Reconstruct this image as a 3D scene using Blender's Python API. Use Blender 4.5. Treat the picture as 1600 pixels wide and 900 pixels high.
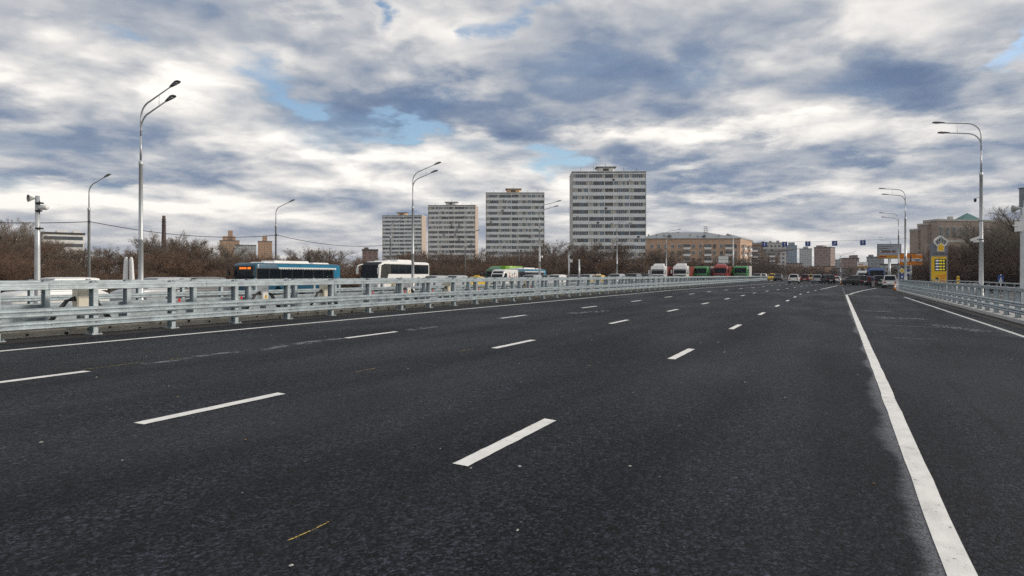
import bpy, bmesh, math, random
from mathutils import Vector, Matrix, noise as mnoise
R = math.radians
S = bpy.context.scene
COL = S.collection
for o in list(bpy.data.objects): bpy.data.objects.remove(o)

# ------------------------------------------------------------------ camera, world, sun, exposure
# World frame: +Y runs along the avenue, +X is across it (to the right), Z up. Metres.
CAM_H = 1.65
YAW = R(25.55)                       # the camera looks this far to the left of the avenue
cam = bpy.data.objects.new('camera', bpy.data.cameras.new('camera'))
COL.objects.link(cam); S.camera = cam
cam.location = (0, 0, CAM_H)
cam.rotation_euler = (R(90), 0, YAW)
cam.data.sensor_width = 36; cam.data.lens = 24
cam.data.shift_y = -0.0125
cam.data.clip_start = 0.05; cam.data.clip_end = 20000

SUN_EL = R(20)
FWD = Vector((-math.sin(YAW), math.cos(YAW), 0)); RGT = Vector((math.cos(YAW), math.sin(YAW), 0))
SUN_H = (RGT*math.cos(R(4)) + FWD*math.sin(R(4))).normalized()
TO_SUN = SUN_H*math.cos(SUN_EL) + Vector((0, 0, math.sin(SUN_EL)))
sl = bpy.data.lights.new('sun', 'SUN'); sl.energy = 2.2; sl.angle = R(10); sl.color = (1, .90, .78)
so = bpy.data.objects.new('sun', sl); COL.objects.link(so)
so.rotation_euler = (-TO_SUN).to_track_quat('-Z', 'Y').to_euler()

S.view_settings.view_transform = 'Standard'; S.view_settings.look = 'None'
S.view_settings.exposure = 0.15; S.view_settings.gamma = 1.0; S.view_settings.use_curve_mapping = False
S.cycles.max_bounces = 6; S.cycles.diffuse_bounces = 3; S.cycles.glossy_bounces = 3
S.cycles.transparent_max_bounces = 12; S.cycles.volume_bounces = 0
S.cycles.use_denoising = False

# cloud masses (lit and shaded) and gaps of this deck: azimuth from the view axis, elevation, half-sizes (degrees), weight
MASSES = [(-32.5, 9.2, 8.8, 1.72, -0.42), (-12.7, 12.98, 9.7, 2.2, -0.5), (-5.4, 12.88, 6.4, 1.6, -0.25), (4.3, 15.16, 8.0, 3.32, -0.36), (13.7, 14.3, 8.6, 2.61, -0.25), (13.2, 18.66, 8.7, 3.14, -0.12), (32.1, 13.61, 6.5, 2.64, -0.42), (26.8, 13.18, 4.7, 1.92, -0.22), (-34.0, 7.17, 4.1, 0.71, -0.3), (8.5, 10.09, 4.2, 0.85, -0.28), (20.1, 9.74, 7.1, 0.81, -0.22), (16.2, 7.84, 9.4, 0.72, -0.32), (28.1, 8.65, 6.3, 0.57, -0.25), (-16.7, 7.06, 5.4, 0.82, -0.22), (33.6, 5.79, 6.0, 0.45, -0.22), (-23.8, 8.05, 4.5, 0.69, -0.2), (-5.4, 9.27, 4.8, 0.86, -0.2), (19.6, 5.3, 9.5, 0.46, -0.2), (-34.7, 17.52, 4.4, 1.76, -0.12), (-27.3, 17.13, 3.8, 1.43, -0.12), (5.4, 5.33, 5.3, 0.53, -0.2), (-8.5, 6.87, 4.2, 0.53, -0.12), (35.5, 9.32, 2.1, 0.44, -0.12), (1.1, 12.93, 5.4, 1.18, -0.2), (-17.2, 17.87, 4.4, 1.28, -0.15), (-9.6, 17.2, 4.7, 1.16, -0.15), (-23.8, 14.2, 5.4, 1.77, 0.3), (-35.8, 13.05, 2.1, 1.48, 0.3), (-5.9, 19.74, 4.3, 2.14, 0.25), (-4.3, 16.4, 4.8, 1.82, 0.25), (26.4, 17.91, 3.4, 1.64, 0.22), (8.5, 20.81, 4.7, 1.59, 0.12), (20.1, 11.15, 8.1, 0.86, 0.34), (33.3, 10.22, 4.1, 0.99, 0.28), (-11.7, 9.74, 8.8, 0.74, 0.28), (-12.7, 7.29, 5.6, 0.63, 0.22), (-34.7, 5.5, 5.1, 0.79, 0.26), (-22.9, 5.18, 7.3, 0.69, 0.2), (12.7, 6.52, 7.2, 0.52, 0.22), (22.9, 6.16, 5.5, 0.49, 0.2), (-19.1, 11.27, 2.9, 0.81, 0.12), (9.6, 11.49, 4.2, 0.53, 0.2), (3.8, 6.93, 3.2, 0.75, 0.2), (25.1, 8.11, 5.3, 0.39, 0.2), (-2.7, 10.86, 3.8, 0.54, 0.2), (-29.4, 6.52, 4.1, 0.47, 0.2)]
GAPS = [(-10.6, 20.87, 1.3, 1.06, 0.5), (2.4, 21.56, 2.7, 1.3, 0.45), (-19.0, 15.26, 1.9, 1.0, 0.34), (-17.2, 13.83, 1.2, 0.82, 0.4), (-8.5, 11.47, 3.2, 0.48, 0.45), (3.8, 10.7, 2.4, 0.7, 0.5), (14.3, 8.98, 1.8, 0.42, 0.4), (3.1, 8.93, 1.4, 1.07, 0.4), (-30.8, 16.93, 2.4, 0.74, 0.3), (36.5, 14.97, 1.0, 1.29, 0.4), (-1.6, 20.07, 1.3, 1.61, 0.4), (-19.6, 20.43, 2.9, 0.51, 0.25), (4.8, 9.13, 2.1, 0.54, 0.25)]
def build_world():
    w = bpy.data.worlds.new('World'); S.world = w; w.use_nodes = True
    w.cycles.sampling_method = 'MANUAL'; w.cycles.sample_map_resolution = 256
    nt = w.node_tree; nt.nodes.clear(); L = nt.links.new
    def N(t, **k):
        n = nt.nodes.new(t)
        for a, b in k.items(): setattr(n, a, b)
        return n
    def val(x): return x
    def M(op, a, b=None, c=None, clamp=False):
        n = N('ShaderNodeMath', operation=op, use_clamp=clamp)
        for i, x in enumerate((a, b, c)):
            if x is None: continue
            if isinstance(x, (int, float)): n.inputs[i].default_value = x
            else: L(x, n.inputs[i])
        return n.outputs[0]
    def V(op, a, b=None, sc=None):
        n = N('ShaderNodeVectorMath', operation=op)
        for i, x in enumerate((a, b)):
            if x is None: continue
            if isinstance(x, (tuple, list, Vector)): n.inputs[i].default_value = x
            else: L(x, n.inputs[i])
        if sc is not None:
            if isinstance(sc, (int, float)): n.inputs['Scale'].default_value = sc
            else: L(sc, n.inputs['Scale'])
        return n
    def ss(x, a, b):
        n = N('ShaderNodeMapRange', interpolation_type='SMOOTHSTEP')
        L(x, n.inputs[0]); n.inputs[1].default_value = a; n.inputs[2].default_value = b
        return n.outputs[0]
    def mixc(f, a, b):
        n = N('ShaderNodeMix', data_type='RGBA')
        if isinstance(f, (int, float)): n.inputs['Factor'].default_value = f
        else: L(f, n.inputs['Factor'])
        for i, x in ((6, a), (7, b)):
            if isinstance(x, tuple): n.inputs[i].default_value = (*x, 1)
            else: L(x, n.inputs[i])
        return n.outputs[2]
    tc = N('ShaderNodeTexCoord')
    d = V('NORMALIZE', tc.outputs['Generated']).outputs[0]
    # turn so that x runs across the view and y away from it
    rot = N('ShaderNodeVectorRotate', rotation_type='Z_AXIS'); L(d, rot.inputs['Vector']); rot.inputs['Angle'].default_value = -YAW
    sx = N('ShaderNodeSeparateXYZ'); L(rot.outputs[0], sx.inputs[0])
    z = M('ADD', M('MAXIMUM', sx.outputs[2], 0.0), 0.17)
    px = M('DIVIDE', sx.outputs[0], z); py = M('DIVIDE', sx.outputs[1], z)
    cb = N('ShaderNodeCombineXYZ'); L(px, cb.inputs[0]); L(py, cb.inputs[1]); cb.inputs[2].default_value = SEED
    p = cb.outputs[0]
    # slow swirl that breaks straight edges
    wn = N('ShaderNodeTexNoise', noise_dimensions='3D'); L(p, wn.inputs['Vector']); wn.inputs['Scale'].default_value = 1.6; wn.inputs['Detail'].default_value = 3
    wv = V('SCALE', V('SUBTRACT', wn.outputs['Color'], (.5, .5, .5)).outputs[0], sc=.45).outputs[0]
    def dens(vec, det=6.0, low=True):
        q = V('MULTIPLY', V('ADD', vec, wv).outputs[0], (.92, .95, 1)).outputs[0]
        n = N('ShaderNodeTexNoise', noise_dimensions='3D'); L(q, n.inputs['Vector'])
        n.inputs['Scale'].default_value = 1.2; n.inputs['Detail'].default_value = det; n.inputs['Roughness'].default_value = .52
        if not low: return M('MULTIPLY', n.outputs[0], .72)
        n2 = N('ShaderNodeTexNoise', noise_dimensions='3D'); L(q, n2.inputs['Vector'])
        n2.inputs['Scale'].default_value = .8; n2.inputs['Detail'].default_value = 2
        return M('ADD', M('MULTIPLY', n.outputs[0], .72), M('MULTIPLY', n2.outputs[0], .28))
    n0 = dens(p); n0s = dens(p, 5.0, False)
    az = M('ARCTAN2', sx.outputs[0], sx.outputs[1]); el = M('ARCSINE', sx.outputs[2])
    ce = N('ShaderNodeCombineXYZ'); L(az, ce.inputs[0]); L(el, ce.inputs[1])
    # ragged outlines: the angular position is pushed about by noise, less near the horizon
    w2 = N('ShaderNodeTexNoise', noise_dimensions='3D'); L(p, w2.inputs['Vector']); w2.inputs['Scale'].default_value = 3.2; w2.inputs['Detail'].default_value = 7; w2.inputs['Roughness'].default_value = .56
    wa = V('MULTIPLY', V('SUBTRACT', w2.outputs['Color'], (.5, .5, .5)).outputs[0], (.30, .16, 0)).outputs[0]
    wa = V('SCALE', wa, sc=M('MULTIPLY_ADD', sx.outputs[2], 2.6, .22)).outputs[0]
    ang = V('ADD', ce.outputs[0], wa).outputs[0]
    def field(lst):
        tot = None
        for (a, e_, ra, re, w) in lst:
            ia, ie = 1/R(ra), 1/R(re)
            n = N('ShaderNodeVectorMath', operation='MULTIPLY_ADD'); L(ang, n.inputs[0])
            n.inputs[1].default_value = (ia, ie, 0); n.inputs[2].default_value = (-R(a)*ia, -R(e_)*ie, 0)
            q = V('DOT_PRODUCT', n.outputs[0], n.outputs[0]).outputs['Value']
            g = M('POWER', .3679, q)
            tot = M('MULTIPLY', g, w) if tot is None else M('MULTIPLY_ADD', g, w, tot)
        return tot
    mass = field(MASSES); gap = field(GAPS)
    n0b = M('SUBTRACT', n0, M('MULTIPLY', gap, .62))
    nn = dens(V('MULTIPLY', p, (.975, .94, 1)).outputs[0], 5.0, False)           # the same deck a little nearer: the lit near face of a cloud
    nf = dens(V('ADD', p, (.13, .02, 0)).outputs[0], 4.0, False)                # and towards the sun
    face = M('ADD', M('MULTIPLY', M('SUBTRACT', n0s, nn), 3.0), M('MULTIPLY', M('SUBTRACT', n0s, nf), 1.5))
    cover = ss(n0b, COV0, COV1)
    thick = ss(n0b, .47, .68)
    br = M('ADD', M('ADD', M('SUBTRACT', .70, M('MULTIPLY', thick, .36)), M('ADD', face, M('MULTIPLY', M('SUBTRACT', w2.outputs[0], .5), .85))), mass, clamp=True)
    cr = N('ShaderNodeValToRGB'); L(br, cr.inputs[0])
    e = cr.color_ramp.elements
    e[0].position = 0.0; e[0].color = (.130, .185, .300, 1)
    e[1].position = 1.0; e[1].color = (.99, .95, .89, 1)
    for pos, c in ((.28, (.22, .275, .375, 1)), (.52, (.425, .448, .49, 1)), (.76, (.71, .695, .68, 1))):
        x = e.new(pos); x.color = c
    # distance: the deck thins into a pale band near the horizon
    hz = M('MULTIPLY', M('SUBTRACT', 1.0, ss(sx.outputs[2], .0, .12)), .5)
    cl = mixc(hz, cr.outputs[0], (.57, .55, .545))
    cover = M('MAXIMUM', cover, M('SUBTRACT', 1.0, ss(sx.outputs[2], .06, .13)), clamp=True)
    sky = N('ShaderNodeTexSky', sky_type='NISHITA'); sky.sun_disc = False
    sky.sun_elevation = SUN_EL; sky.sun_rotation = math.atan2(TO_SUN.x, TO_SUN.y)
    sky.air_density = 1.0; sky.dust_density = .6; sky.ozone_density = 1.6
    b1 = N('ShaderNodeBackground'); L(sky.outputs[0], b1.inputs[0]); b1.inputs[1].default_value = .15
    b2 = N('ShaderNodeBackground'); L(cl, b2.inputs[0]); b2.inputs[1].default_value = 1.0
    mx = N('ShaderNodeMixShader'); L(cover, mx.inputs[0]); L(b1.outputs[0], mx.inputs[1]); L(b2.outputs[0], mx.inputs[2])
    out = N('ShaderNodeOutputWorld'); L(mx.outputs[0], out.inputs[0])
SEED = 3.7
COV0, COV1 = .17, .46
build_world()

# ------------------------------------------------------------------ helpers
RND = random.Random(7)
def at(px, depth, z=None):
    """ground position on the bearing of photo column px (0..1600) at a distance along the view axis"""
    x = (px - 800)/1066.7*depth
    q = FWD*depth + RGT*x
    return Vector((q.x, q.y, 0 if z is None else z))
def zpx(py, depth):
    return CAM_H + (430 - py)/1066.7*depth
def zr(u):
    if u > 6.4: return -.13
    if u > -16.9: return -.02*u
    return max(.338 - .02*(-16.9 - u), -.6)

class MB:
    """collects faces and links them as one mesh object"""
    def __init__(s): s.v = []; s.f = []; s.m = []; s.sm = []
    def add(s, vs, fs, m=0, smooth=False):
        b = len(s.v); s.v += [tuple(q) for q in vs]
        for f in fs: s.f.append(tuple(b + i for i in f)); s.m.append(m); s.sm.append(smooth)
        return s
    def box(s, x0, x1, y0, y1, z0, z1, m=0):
        return s.add([(x0,y0,z0),(x1,y0,z0),(x1,y1,z0),(x0,y1,z0),(x0,y0,z1),(x1,y0,z1),(x1,y1,z1),(x0,y1,z1)],
                     [(0,3,2,1),(4,5,6,7),(0,1,5,4),(1,2,6,5),(2,3,7,6),(3,0,4,7)], m)
    def hexa(s, lo, hi, m=0):
        """lo, hi: two rings of four points"""
        return s.add(list(lo) + list(hi), [(0,3,2,1),(4,5,6,7),(0,1,5,4),(1,2,6,5),(2,3,7,6),(3,0,4,7)], m)
    def quad(s, a, b, c, d, m=0): return s.add([a,b,c,d], [(0,1,2,3)], m)
    def tube(s, pts, rad, n=8, m=0, cap=True, smooth=True):
        pts = [Vector(p) for p in pts]
        if isinstance(rad, (int, float)): rad = [rad]*len(pts)
        vs = []; prev = None
        for i, p in enumerate(pts):
            t = (pts[min(i+1, len(pts)-1)] - pts[max(i-1, 0)]).normalized()
            if prev is None:
                a = t.orthogonal().normalized()
            else:
                a = (prev - t*prev.dot(t)).normalized()
            prev = a; b = t.cross(a)
            for k in range(n):
                w = 2*math.pi*k/n
                vs.append(p + (a*math.cos(w) + b*math.sin(w))*rad[i])
        fs = [(i*n+k, i*n+(k+1) % n, (i+1)*n+(k+1) % n, (i+1)*n+k) for i in range(len(pts)-1) for k in range(n)]
        s.add(vs, fs, m, smooth)
        if cap:
            e = len(pts)-1
            b0 = len(s.v) - len(vs)
            s.f.append(tuple(b0 + k for k in reversed(range(n)))); s.m.append(m); s.sm.append(False)
            s.f.append(tuple(b0 + e*n + k for k in range(n))); s.m.append(m); s.sm.append(False)
        return s
    def lathe(s, prof, n=12, m=0, org=(0,0,0), axis='Z', smooth=True):
        """prof: (radius, height) pairs"""
        vs = []
        for r, h in prof:
            for k in range(n):
                w = 2*math.pi*k/n; c, d = r*math.cos(w), r*math.sin(w)
                q = (c, d, h) if axis == 'Z' else ((h, c, d) if axis == 'X' else (d, h, c))
                vs.append((q[0]+org[0], q[1]+org[1], q[2]+org[2]))
        fs = [(i*n+k, i*n+(k+1) % n, (i+1)*n+(k+1) % n, (i+1)*n+k) for i in range(len(prof)-1) for k in range(n)]
        fs.append(tuple(reversed(range(n)))); fs.append(tuple((len(prof)-1)*n+k for k in range(n)))
        return s.add(vs, fs, m, smooth)
    def extr(s, prof, y0, y1, m=0, plane='XZ', smooth=False, cap=True):
        """closed profile in a plane, extruded along the third axis"""
        def P(a, b, c): return (a, c, b) if plane == 'XZ' else ((c, a, b) if plane == 'YZ' else (a, b, c))
        n = len(prof)
        vs = [P(a, b, y0) for a, b in prof] + [P(a, b, y1) for a, b in prof]
        fs = [(k, (k+1) % n, n+(k+1) % n, n+k) for k in range(n)]
        s.add(vs, fs, m, smooth)
        if cap: s.f += [tuple(len(s.v)-2*n+k for k in reversed(range(n))), tuple(len(s.v)-n+k for k in range(n))]; s.m += [m, m]; s.sm += [False, False]
        return s
    def loft(s, rings, m=0, smooth=True, cap=True, closed=True):
        n = len(rings[0]); vs = [q for r in rings for q in r]
        kk = range(n) if closed else range(n-1)
        fs = [(i*n+k, i*n+(k+1) % n, (i+1)*n+(k+1) % n, (i+1)*n+k) for i in range(len(rings)-1) for k in kk]
        s.add(vs, fs, m, smooth)
        if cap:
            b = len(s.v) - len(vs)
            s.f += [tuple(b+k for k in reversed(range(n))), tuple(b+(len(rings)-1)*n+k for k in range(n))]; s.m += [m, m]; s.sm += [False, False]
        return s
    def mesh(s, name, mats):
        me = bpy.data.meshes.new(name); me.from_pydata(s.v, [], s.f)
        if not isinstance(mats, (list, tuple)): mats = [mats]
        for q in mats: me.materials.append(q)
        me.polygons.foreach_set('material_index', s.m); me.polygons.foreach_set('use_smooth', s.sm)
        bm = bmesh.new(); bm.from_mesh(me); bmesh.ops.recalc_face_normals(bm, faces=bm.faces); bm.to_mesh(me); bm.free()
        me.update(); return me
    def build(s, name, mats, parent=None, loc=(0,0,0), rz=0):
        return link(name, s.mesh(name, mats), parent, loc, rz)
def link(name, me, parent=None, loc=(0,0,0), rz=0, rot=None, sc=None):
    o = bpy.data.objects.new(name, me); COL.objects.link(o); o.parent = parent
    o.location = loc; o.rotation_euler = rot if rot else (0, 0, rz)
    if sc: o.scale = sc
    return o
def emp(name, label, cat, loc=(0,0,0), rz=0, group=None):
    o = bpy.data.objects.new(name, None); COL.objects.link(o); o.empty_display_size = .3
    o.location = loc; o.rotation_euler = (0, 0, rz)
    return tag(o, label, cat, group)
def tag(o, label=None, cat=None, group=None, kind=None):
    if label: o['label'] = label
    if cat: o['category'] = cat
    if group: o['group'] = group
    if kind: o['kind'] = kind
    return o
def struct(o, label=None): return tag(o, label, kind='structure')
def clone(root, loc=None, rz=None, label=None):
    r = root.copy(); COL.objects.link(r)
    if loc is not None: r.location = loc
    if rz is not None: r.rotation_euler = (0, 0, rz)
    if label: r['label'] = label
    for ch in KIDS(root):
        c = ch.copy(); COL.objects.link(c); c.parent = r
        for g in KIDS(ch):
            d = g.copy(); COL.objects.link(d); d.parent = c
    return r
def KIDS(o): return list(o.children)

# ------------------------------------------------------------------ materials
def mat(name, col, rough=.6, metal=0., var=.12, vscale=3., bump=0., bscale=40., spec=.5, coat=0., emit=None, estr=1., streak=None, trans=0.):
    m = bpy.data.materials.new(name); m.use_nodes = True
    nt = m.node_tree; L = nt.links.new; b = nt.nodes['Principled BSDF']
    b.inputs['Base Color'].default_value = (*col, 1); b.inputs['Roughness'].default_value = rough; b.inputs['Metallic'].default_value = metal
    b.inputs['Specular IOR Level'].default_value = spec
    if coat: b.inputs['Coat Weight'].default_value = coat; b.inputs['Coat Roughness'].default_value = .08
    if trans: b.inputs['Transmission Weight'].default_value = trans
    if emit: b.inputs['Emission Color'].default_value = (*emit, 1); b.inputs['Emission Strength'].default_value = estr
    if var or bump:
        tc = nt.nodes.new('ShaderNodeTexCoord')
    if var:
        n = nt.nodes.new('ShaderNodeTexNoise'); n.inputs['Scale'].default_value = vscale; n.inputs['Detail'].default_value = 5
        src = tc.outputs['Object']
        if streak:
            mp = nt.nodes.new('ShaderNodeMapping'); mp.inputs['Scale'].default_value = streak; L(src, mp.inputs[0]); src = mp.outputs[0]
        L(src, n.inputs['Vector'])
        mr = nt.nodes.new('ShaderNodeMapRange'); L(n.outputs[0], mr.inputs[0])
        mr.inputs[1].default_value = .25; mr.inputs[2].default_value = .75; mr.inputs[3].default_value = 1 - var; mr.inputs[4].default_value = 1 + var
        mx = nt.nodes.new('ShaderNodeVectorMath'); mx.operation = 'SCALE'; mx.inputs[0].default_value = col; L(mr.outputs[0], mx.inputs['Scale'])
        L(mx.outputs[0], b.inputs['Base Color'])
    if bump:
        n = nt.nodes.new('ShaderNodeTexNoise'); n.inputs['Scale'].default_value = bscale; n.inputs['Detail'].default_value = 4; L(tc.outputs['Object'], n.inputs['Vector'])
        bp = nt.nodes.new('ShaderNodeBump'); bp.inputs['Strength'].default_value = bump; bp.inputs['Distance'].default_value = .02
        L(n.outputs[0], bp.inputs['Height']); L(bp.outputs[0], b.inputs['Normal'])
    return m

class NG:
    """small node-graph helper for the larger surfaces"""
    def __init__(s, name):
        s.m = bpy.data.materials.new(name); s.m.use_nodes = True; s.nt = s.m.node_tree; s.L = s.nt.links.new
        s.b = s.nt.nodes['Principled BSDF']; s.tc = s.nt.nodes.new('ShaderNodeTexCoord'); s.co = s.tc.outputs['Object']
        x = s.nt.nodes.new('ShaderNodeSeparateXYZ'); s.L(s.co, x.inputs[0]); s.x, s.y, s.z = x.outputs
    def sock(s, x, i):
        if isinstance(x, (int, float)): i.default_value = x
        elif isinstance(x, tuple): i.default_value = x if len(x) == len(i.default_value) else (*x, 1)
        else: s.L(x, i)
    def M(s, op, a, b=None, c=None, clamp=False):
        n = s.nt.nodes.new('ShaderNodeMath'); n.operation = op; n.use_clamp = clamp
        for i, q in enumerate((a, b, c)):
            if q is not None: s.sock(q, n.inputs[i])
        return n.outputs[0]
    def mapped(s, sc, off=(0, 0, 0)):
        n = s.nt.nodes.new('ShaderNodeMapping'); s.L(s.co, n.inputs[0]); n.inputs['Scale'].default_value = sc; n.inputs['Location'].default_value = off
        return n.outputs[0]
    def noise(s, scale, det=4, rough=.5, vec=None):
        n = s.nt.nodes.new('ShaderNodeTexNoise'); s.L(vec or s.co, n.inputs['Vector']); n.inputs['Scale'].default_value = scale
        n.inputs['Detail'].default_value = det; n.inputs['Roughness'].default_value = rough; return n.outputs[0]
    def voro(s, scale, feat='F1', vec=None):
        n = s.nt.nodes.new('ShaderNodeTexVoronoi'); n.feature = feat; s.L(vec or s.co, n.inputs['Vector']); n.inputs['Scale'].default_value = scale; return n
    def ss(s, x, a, b, lo=0., hi=1.):
        n = s.nt.nodes.new('ShaderNodeMapRange'); n.interpolation_type = 'SMOOTHSTEP'; s.sock(x, n.inputs[0])
        for i, q in enumerate((a, b, lo, hi)): n.inputs[1+i].default_value = q
        return n.outputs[0]
    def mix(s, f, a, b):
        n = s.nt.nodes.new('ShaderNodeMix'); n.data_type = 'RGBA'; s.sock(f, n.inputs['Factor']); s.sock(a, n.inputs[6]); s.sock(b, n.inputs[7]); return n.outputs[2]
    def bump(s, h, st, dist=.01):
        n = s.nt.nodes.new('ShaderNodeBump'); n.inputs['Strength'].default_value = st; n.inputs['Distance'].default_value = dist; s.L(h, n.inputs['Height']); s.L(n.outputs[0], s.b.inputs['Normal'])
    def set(s, k, v): s.sock(v, s.b.inputs[k])

MT = {}
def asphalt(name, lines):
    g = NG(name)
    v = g.voro(54.); v2 = g.voro(24.)
    t1 = g.M('POWER', v.outputs['Color'], 2.6); t2 = g.M('POWER', v2.outputs['Color'], 1.6)
    fine = g.noise(150., 2); big = g.noise(.33, 4); mid = g.noise(7., 4, .7)
    tr = g.noise(1.0, 3, .5, g.mapped((1.1, .035, 1)))
    c = g.mix(t1, (.0007, .0010, .0017), (.047, .055, .075))  # blue cast of the grains paints in the reflected sky
    k = g.M('MULTIPLY', g.ss(big, .3, .7, .80, 1.20), g.ss(tr, .34, .66, .70, 1.32))
    k = g.M('MULTIPLY', k, g.ss(t2, 0., .9, .76, 1.32))
    k = g.M('MULTIPLY', k, g.ss(mid, .2, .8, .82, 1.18))
    sc = g.nt.nodes.new('ShaderNodeVectorMath'); sc.operation = 'SCALE'; g.L(c, sc.inputs[0]); g.L(k, sc.inputs['Scale'])
    c = sc.outputs[0]
    # sparse pale and rusty stones in the mix
    c = g.mix(g.M('MULTIPLY', g.ss(v2.outputs['Color'], .965, .985), .7), c, (.15, .14, .12))
    c = g.mix(g.M('MULTIPLY', g.ss(v.outputs['Color'], .975, .985), .6), c, (.24, .22, .18))
    # dust drifted off the painted lines: (across, width, strength, side)
    for (u, wd, st, sd) in lines:
        dx = g.M('MULTIPLY', g.M('SUBTRACT', g.x, u), sd)
        w = g.noise(1.0, 3, .55, g.mapped((.15, .38, 1), (u*3, 0, 0)))
        ragged = g.M('MULTIPLY', g.M('SUBTRACT', g.noise(1.0, 4, .7, g.mapped((3.0, 9.0, 1))), .5), wd*.55)
        reach = g.ss(w, .34, .68, .02, wd)
        band = g.M('MULTIPLY', g.ss(dx, -.05, .0), g.M('SUBTRACT', 1.0, g.ss(g.M('DIVIDE', g.M('ADD', dx, ragged), reach), .15, 1.15)))
        gr = g.ss(g.noise(60., 3, .7), .3, .7, .15, 1.)
        band = g.M('MULTIPLY', g.M('MULTIPLY', band, st), gr, clamp=True)
        c = g.mix(band, c, (.21, .22, .24))
    # the longitudinal paving seams
    wob = g.M('MULTIPLY', g.M('SUBTRACT', g.noise(.35, 3), .5), .22)
    rag = g.M('MULTIPLY', g.M('SUBTRACT', g.noise(6., 3, .7), .5), .10)
    for (u, st) in ((1.55, .9), (-4.75, .4)):
        d = g.M('ABSOLUTE', g.M('ADD', g.M('SUBTRACT', g.M('ADD', g.x, wob), u), rag))
        seam = g.M('MULTIPLY', g.M('SUBTRACT', 1.0, g.ss(d, .015, .055)), g.ss(g.noise(1.6, 3), .36, .58))
        c = g.mix(g.M('MULTIPLY', seam, st), c, (.004, .0045, .006))
    g.set('Base Color', c)
    g.set('Roughness', g.ss(g.noise(.5, 3, .5, g.mapped((1., .25, 1))), .3, .7, .56, .74)); g.set('Specular IOR Level', .15)
    h = g.M('ADD', g.M('MULTIPLY', g.M('SUBTRACT', 1.0, v.outputs['Distance']), .8), g.M('MULTIPLY', fine, .35))
    g.bump(h, .8, .010)
    return g.m
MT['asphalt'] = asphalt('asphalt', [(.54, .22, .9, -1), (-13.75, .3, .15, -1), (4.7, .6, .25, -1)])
MT['asphalt_old'] = mat('asphalt_old', (.05, .05, .052), .8, var=.25, vscale=.6, bump=.3, bscale=60)
MT['gutter'] = mat('gutter', (.016, .014, .013), .9, var=.45, vscale=5, bump=.8, bscale=25)
def paint(name, col, lo=.52, hi=.62, edge=0.):
    g = NG(name)
    n = g.noise(34., 5, .62); n2 = g.noise(4.2, 3)
    c = g.mix(g.ss(n2, .3, .75), col, tuple(q*.84 for q in col))
    pits = g.ss(g.voro(70.).outputs['Distance'], .10, .17)
    c = g.mix(pits, tuple(q*.45 for q in col), c)
    grime = g.ss(g.noise(1.1, 5, .65, g.mapped((2.5, .5, 1))), .48, .75, 0., .55)
    c = g.mix(grime, c, tuple(q*.5 for q in col))
    g.set('Base Color', c); g.set('Roughness', .62); g.set('Specular IOR Level', .35)
    g.bump(g.noise(120., 3), .35, .003)
    hole = g.ss(g.M('ADD', g.M('MULTIPLY', n, .75), g.M('MULTIPLY', n2, .25)), lo, hi)
    tr = g.nt.nodes.new('ShaderNodeBsdfTransparent'); mx = g.nt.nodes.new('ShaderNodeMixShader'); out = g.nt.nodes['Material Output']
    g.L(hole, mx.inputs[0]); g.L(g.b.outputs[0], mx.inputs[1]); g.L(tr.outputs[0], mx.inputs[2]); g.L(mx.outputs[0], out.inputs[0])
    return g.m
MT['line'] = paint('line_paint', (.82, .81, .78), .60, .68)
def scuff(name, col, dens):
    """thin broken film of paint dust: patchy, never opaque"""
    g = NG(name); n = g.noise(1.0, 5, .68, g.mapped((7., 2.4, 1))); f = g.noise(55., 3, .7)
    g.set('Base Color', col); g.set('Roughness', .8); g.set('Specular IOR Level', .2)
    al = g.M('MULTIPLY', g.M('MULTIPLY', g.ss(n, .44, .66), dens), g.ss(f, .3, .7, .45, 1.))
    tr = g.nt.nodes.new('ShaderNodeBsdfTransparent'); mx = g.nt.nodes.new('ShaderNodeMixShader'); out = g.nt.nodes['Material Output']
    g.L(al, mx.inputs[0]); g.L(tr.outputs[0], mx.inputs[1]); g.L(g.b.outputs[0], mx.inputs[2]); g.L(mx.outputs[0], out.inputs[0])
    return g.m
MT['line_worn'] = scuff('paint_dust', (.40, .43, .48), .75)
MT['chalk'] = paint('chalk_white', (.40, .42, .45), .32, .68)
MT['chalk_y'] = paint('chalk_yellow', (.62, .44, .09), .47, .56)
MT['galv'] = mat('galvanised_steel', (.355, .41, .435), .44, .5, var=.30, vscale=3.0, bump=.08, bscale=22, streak=(1, 1.2, 2.2))
MT['galv_dark'] = mat('galvanised_steel_aged', (.20, .225, .25), .5, .55, var=.2, vscale=3)
MT['pole'] = mat('galvanised_pole', (.50, .52, .53), .42, .5, var=.16, vscale=4, streak=(1, 1, .4))
MT['concrete'] = mat('concrete_cream', (.46, .43, .36), .85, var=.18, vscale=2.5, bump=.3, bscale=30)
MT['concrete_g'] = mat('concrete_grey', (.38, .38, .37), .85, var=.16, vscale=1.5, bump=.3, bscale=30)
MT['kerb'] = mat('granite_kerb', (.42, .42, .41), .8, var=.14, vscale=3, bump=.25, bscale=45)
MT['white'] = mat('white_enamel', (.78, .78, .76), .35, var=.04)
MT['cream'] = mat('cream_enamel', (.66, .62, .50), .4, var=.06)
MT['black'] = mat('black_plastic', (.012, .012, .013), .45, var=0)
MT['cable'] = mat('black_cable', (.02, .02, .021), .55, var=.1)
MT['rubber'] = mat('tyre_rubber', (.018, .018, .018), .8, var=.1)
MT['red_refl'] = mat('red_reflector', (.55, .025, .02), .25, var=.05)
MT['glass'] = mat('vehicle_glass', (.008, .012, .017), .06, var=0, spec=.22)
MT['chrome'] = mat('bright_metal', (.6, .6, .6), .2, .9, var=0)
MT['lamp_dark'] = mat('lamp_housing', (.045, .05, .055), .4, .2, var=.1)
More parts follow.
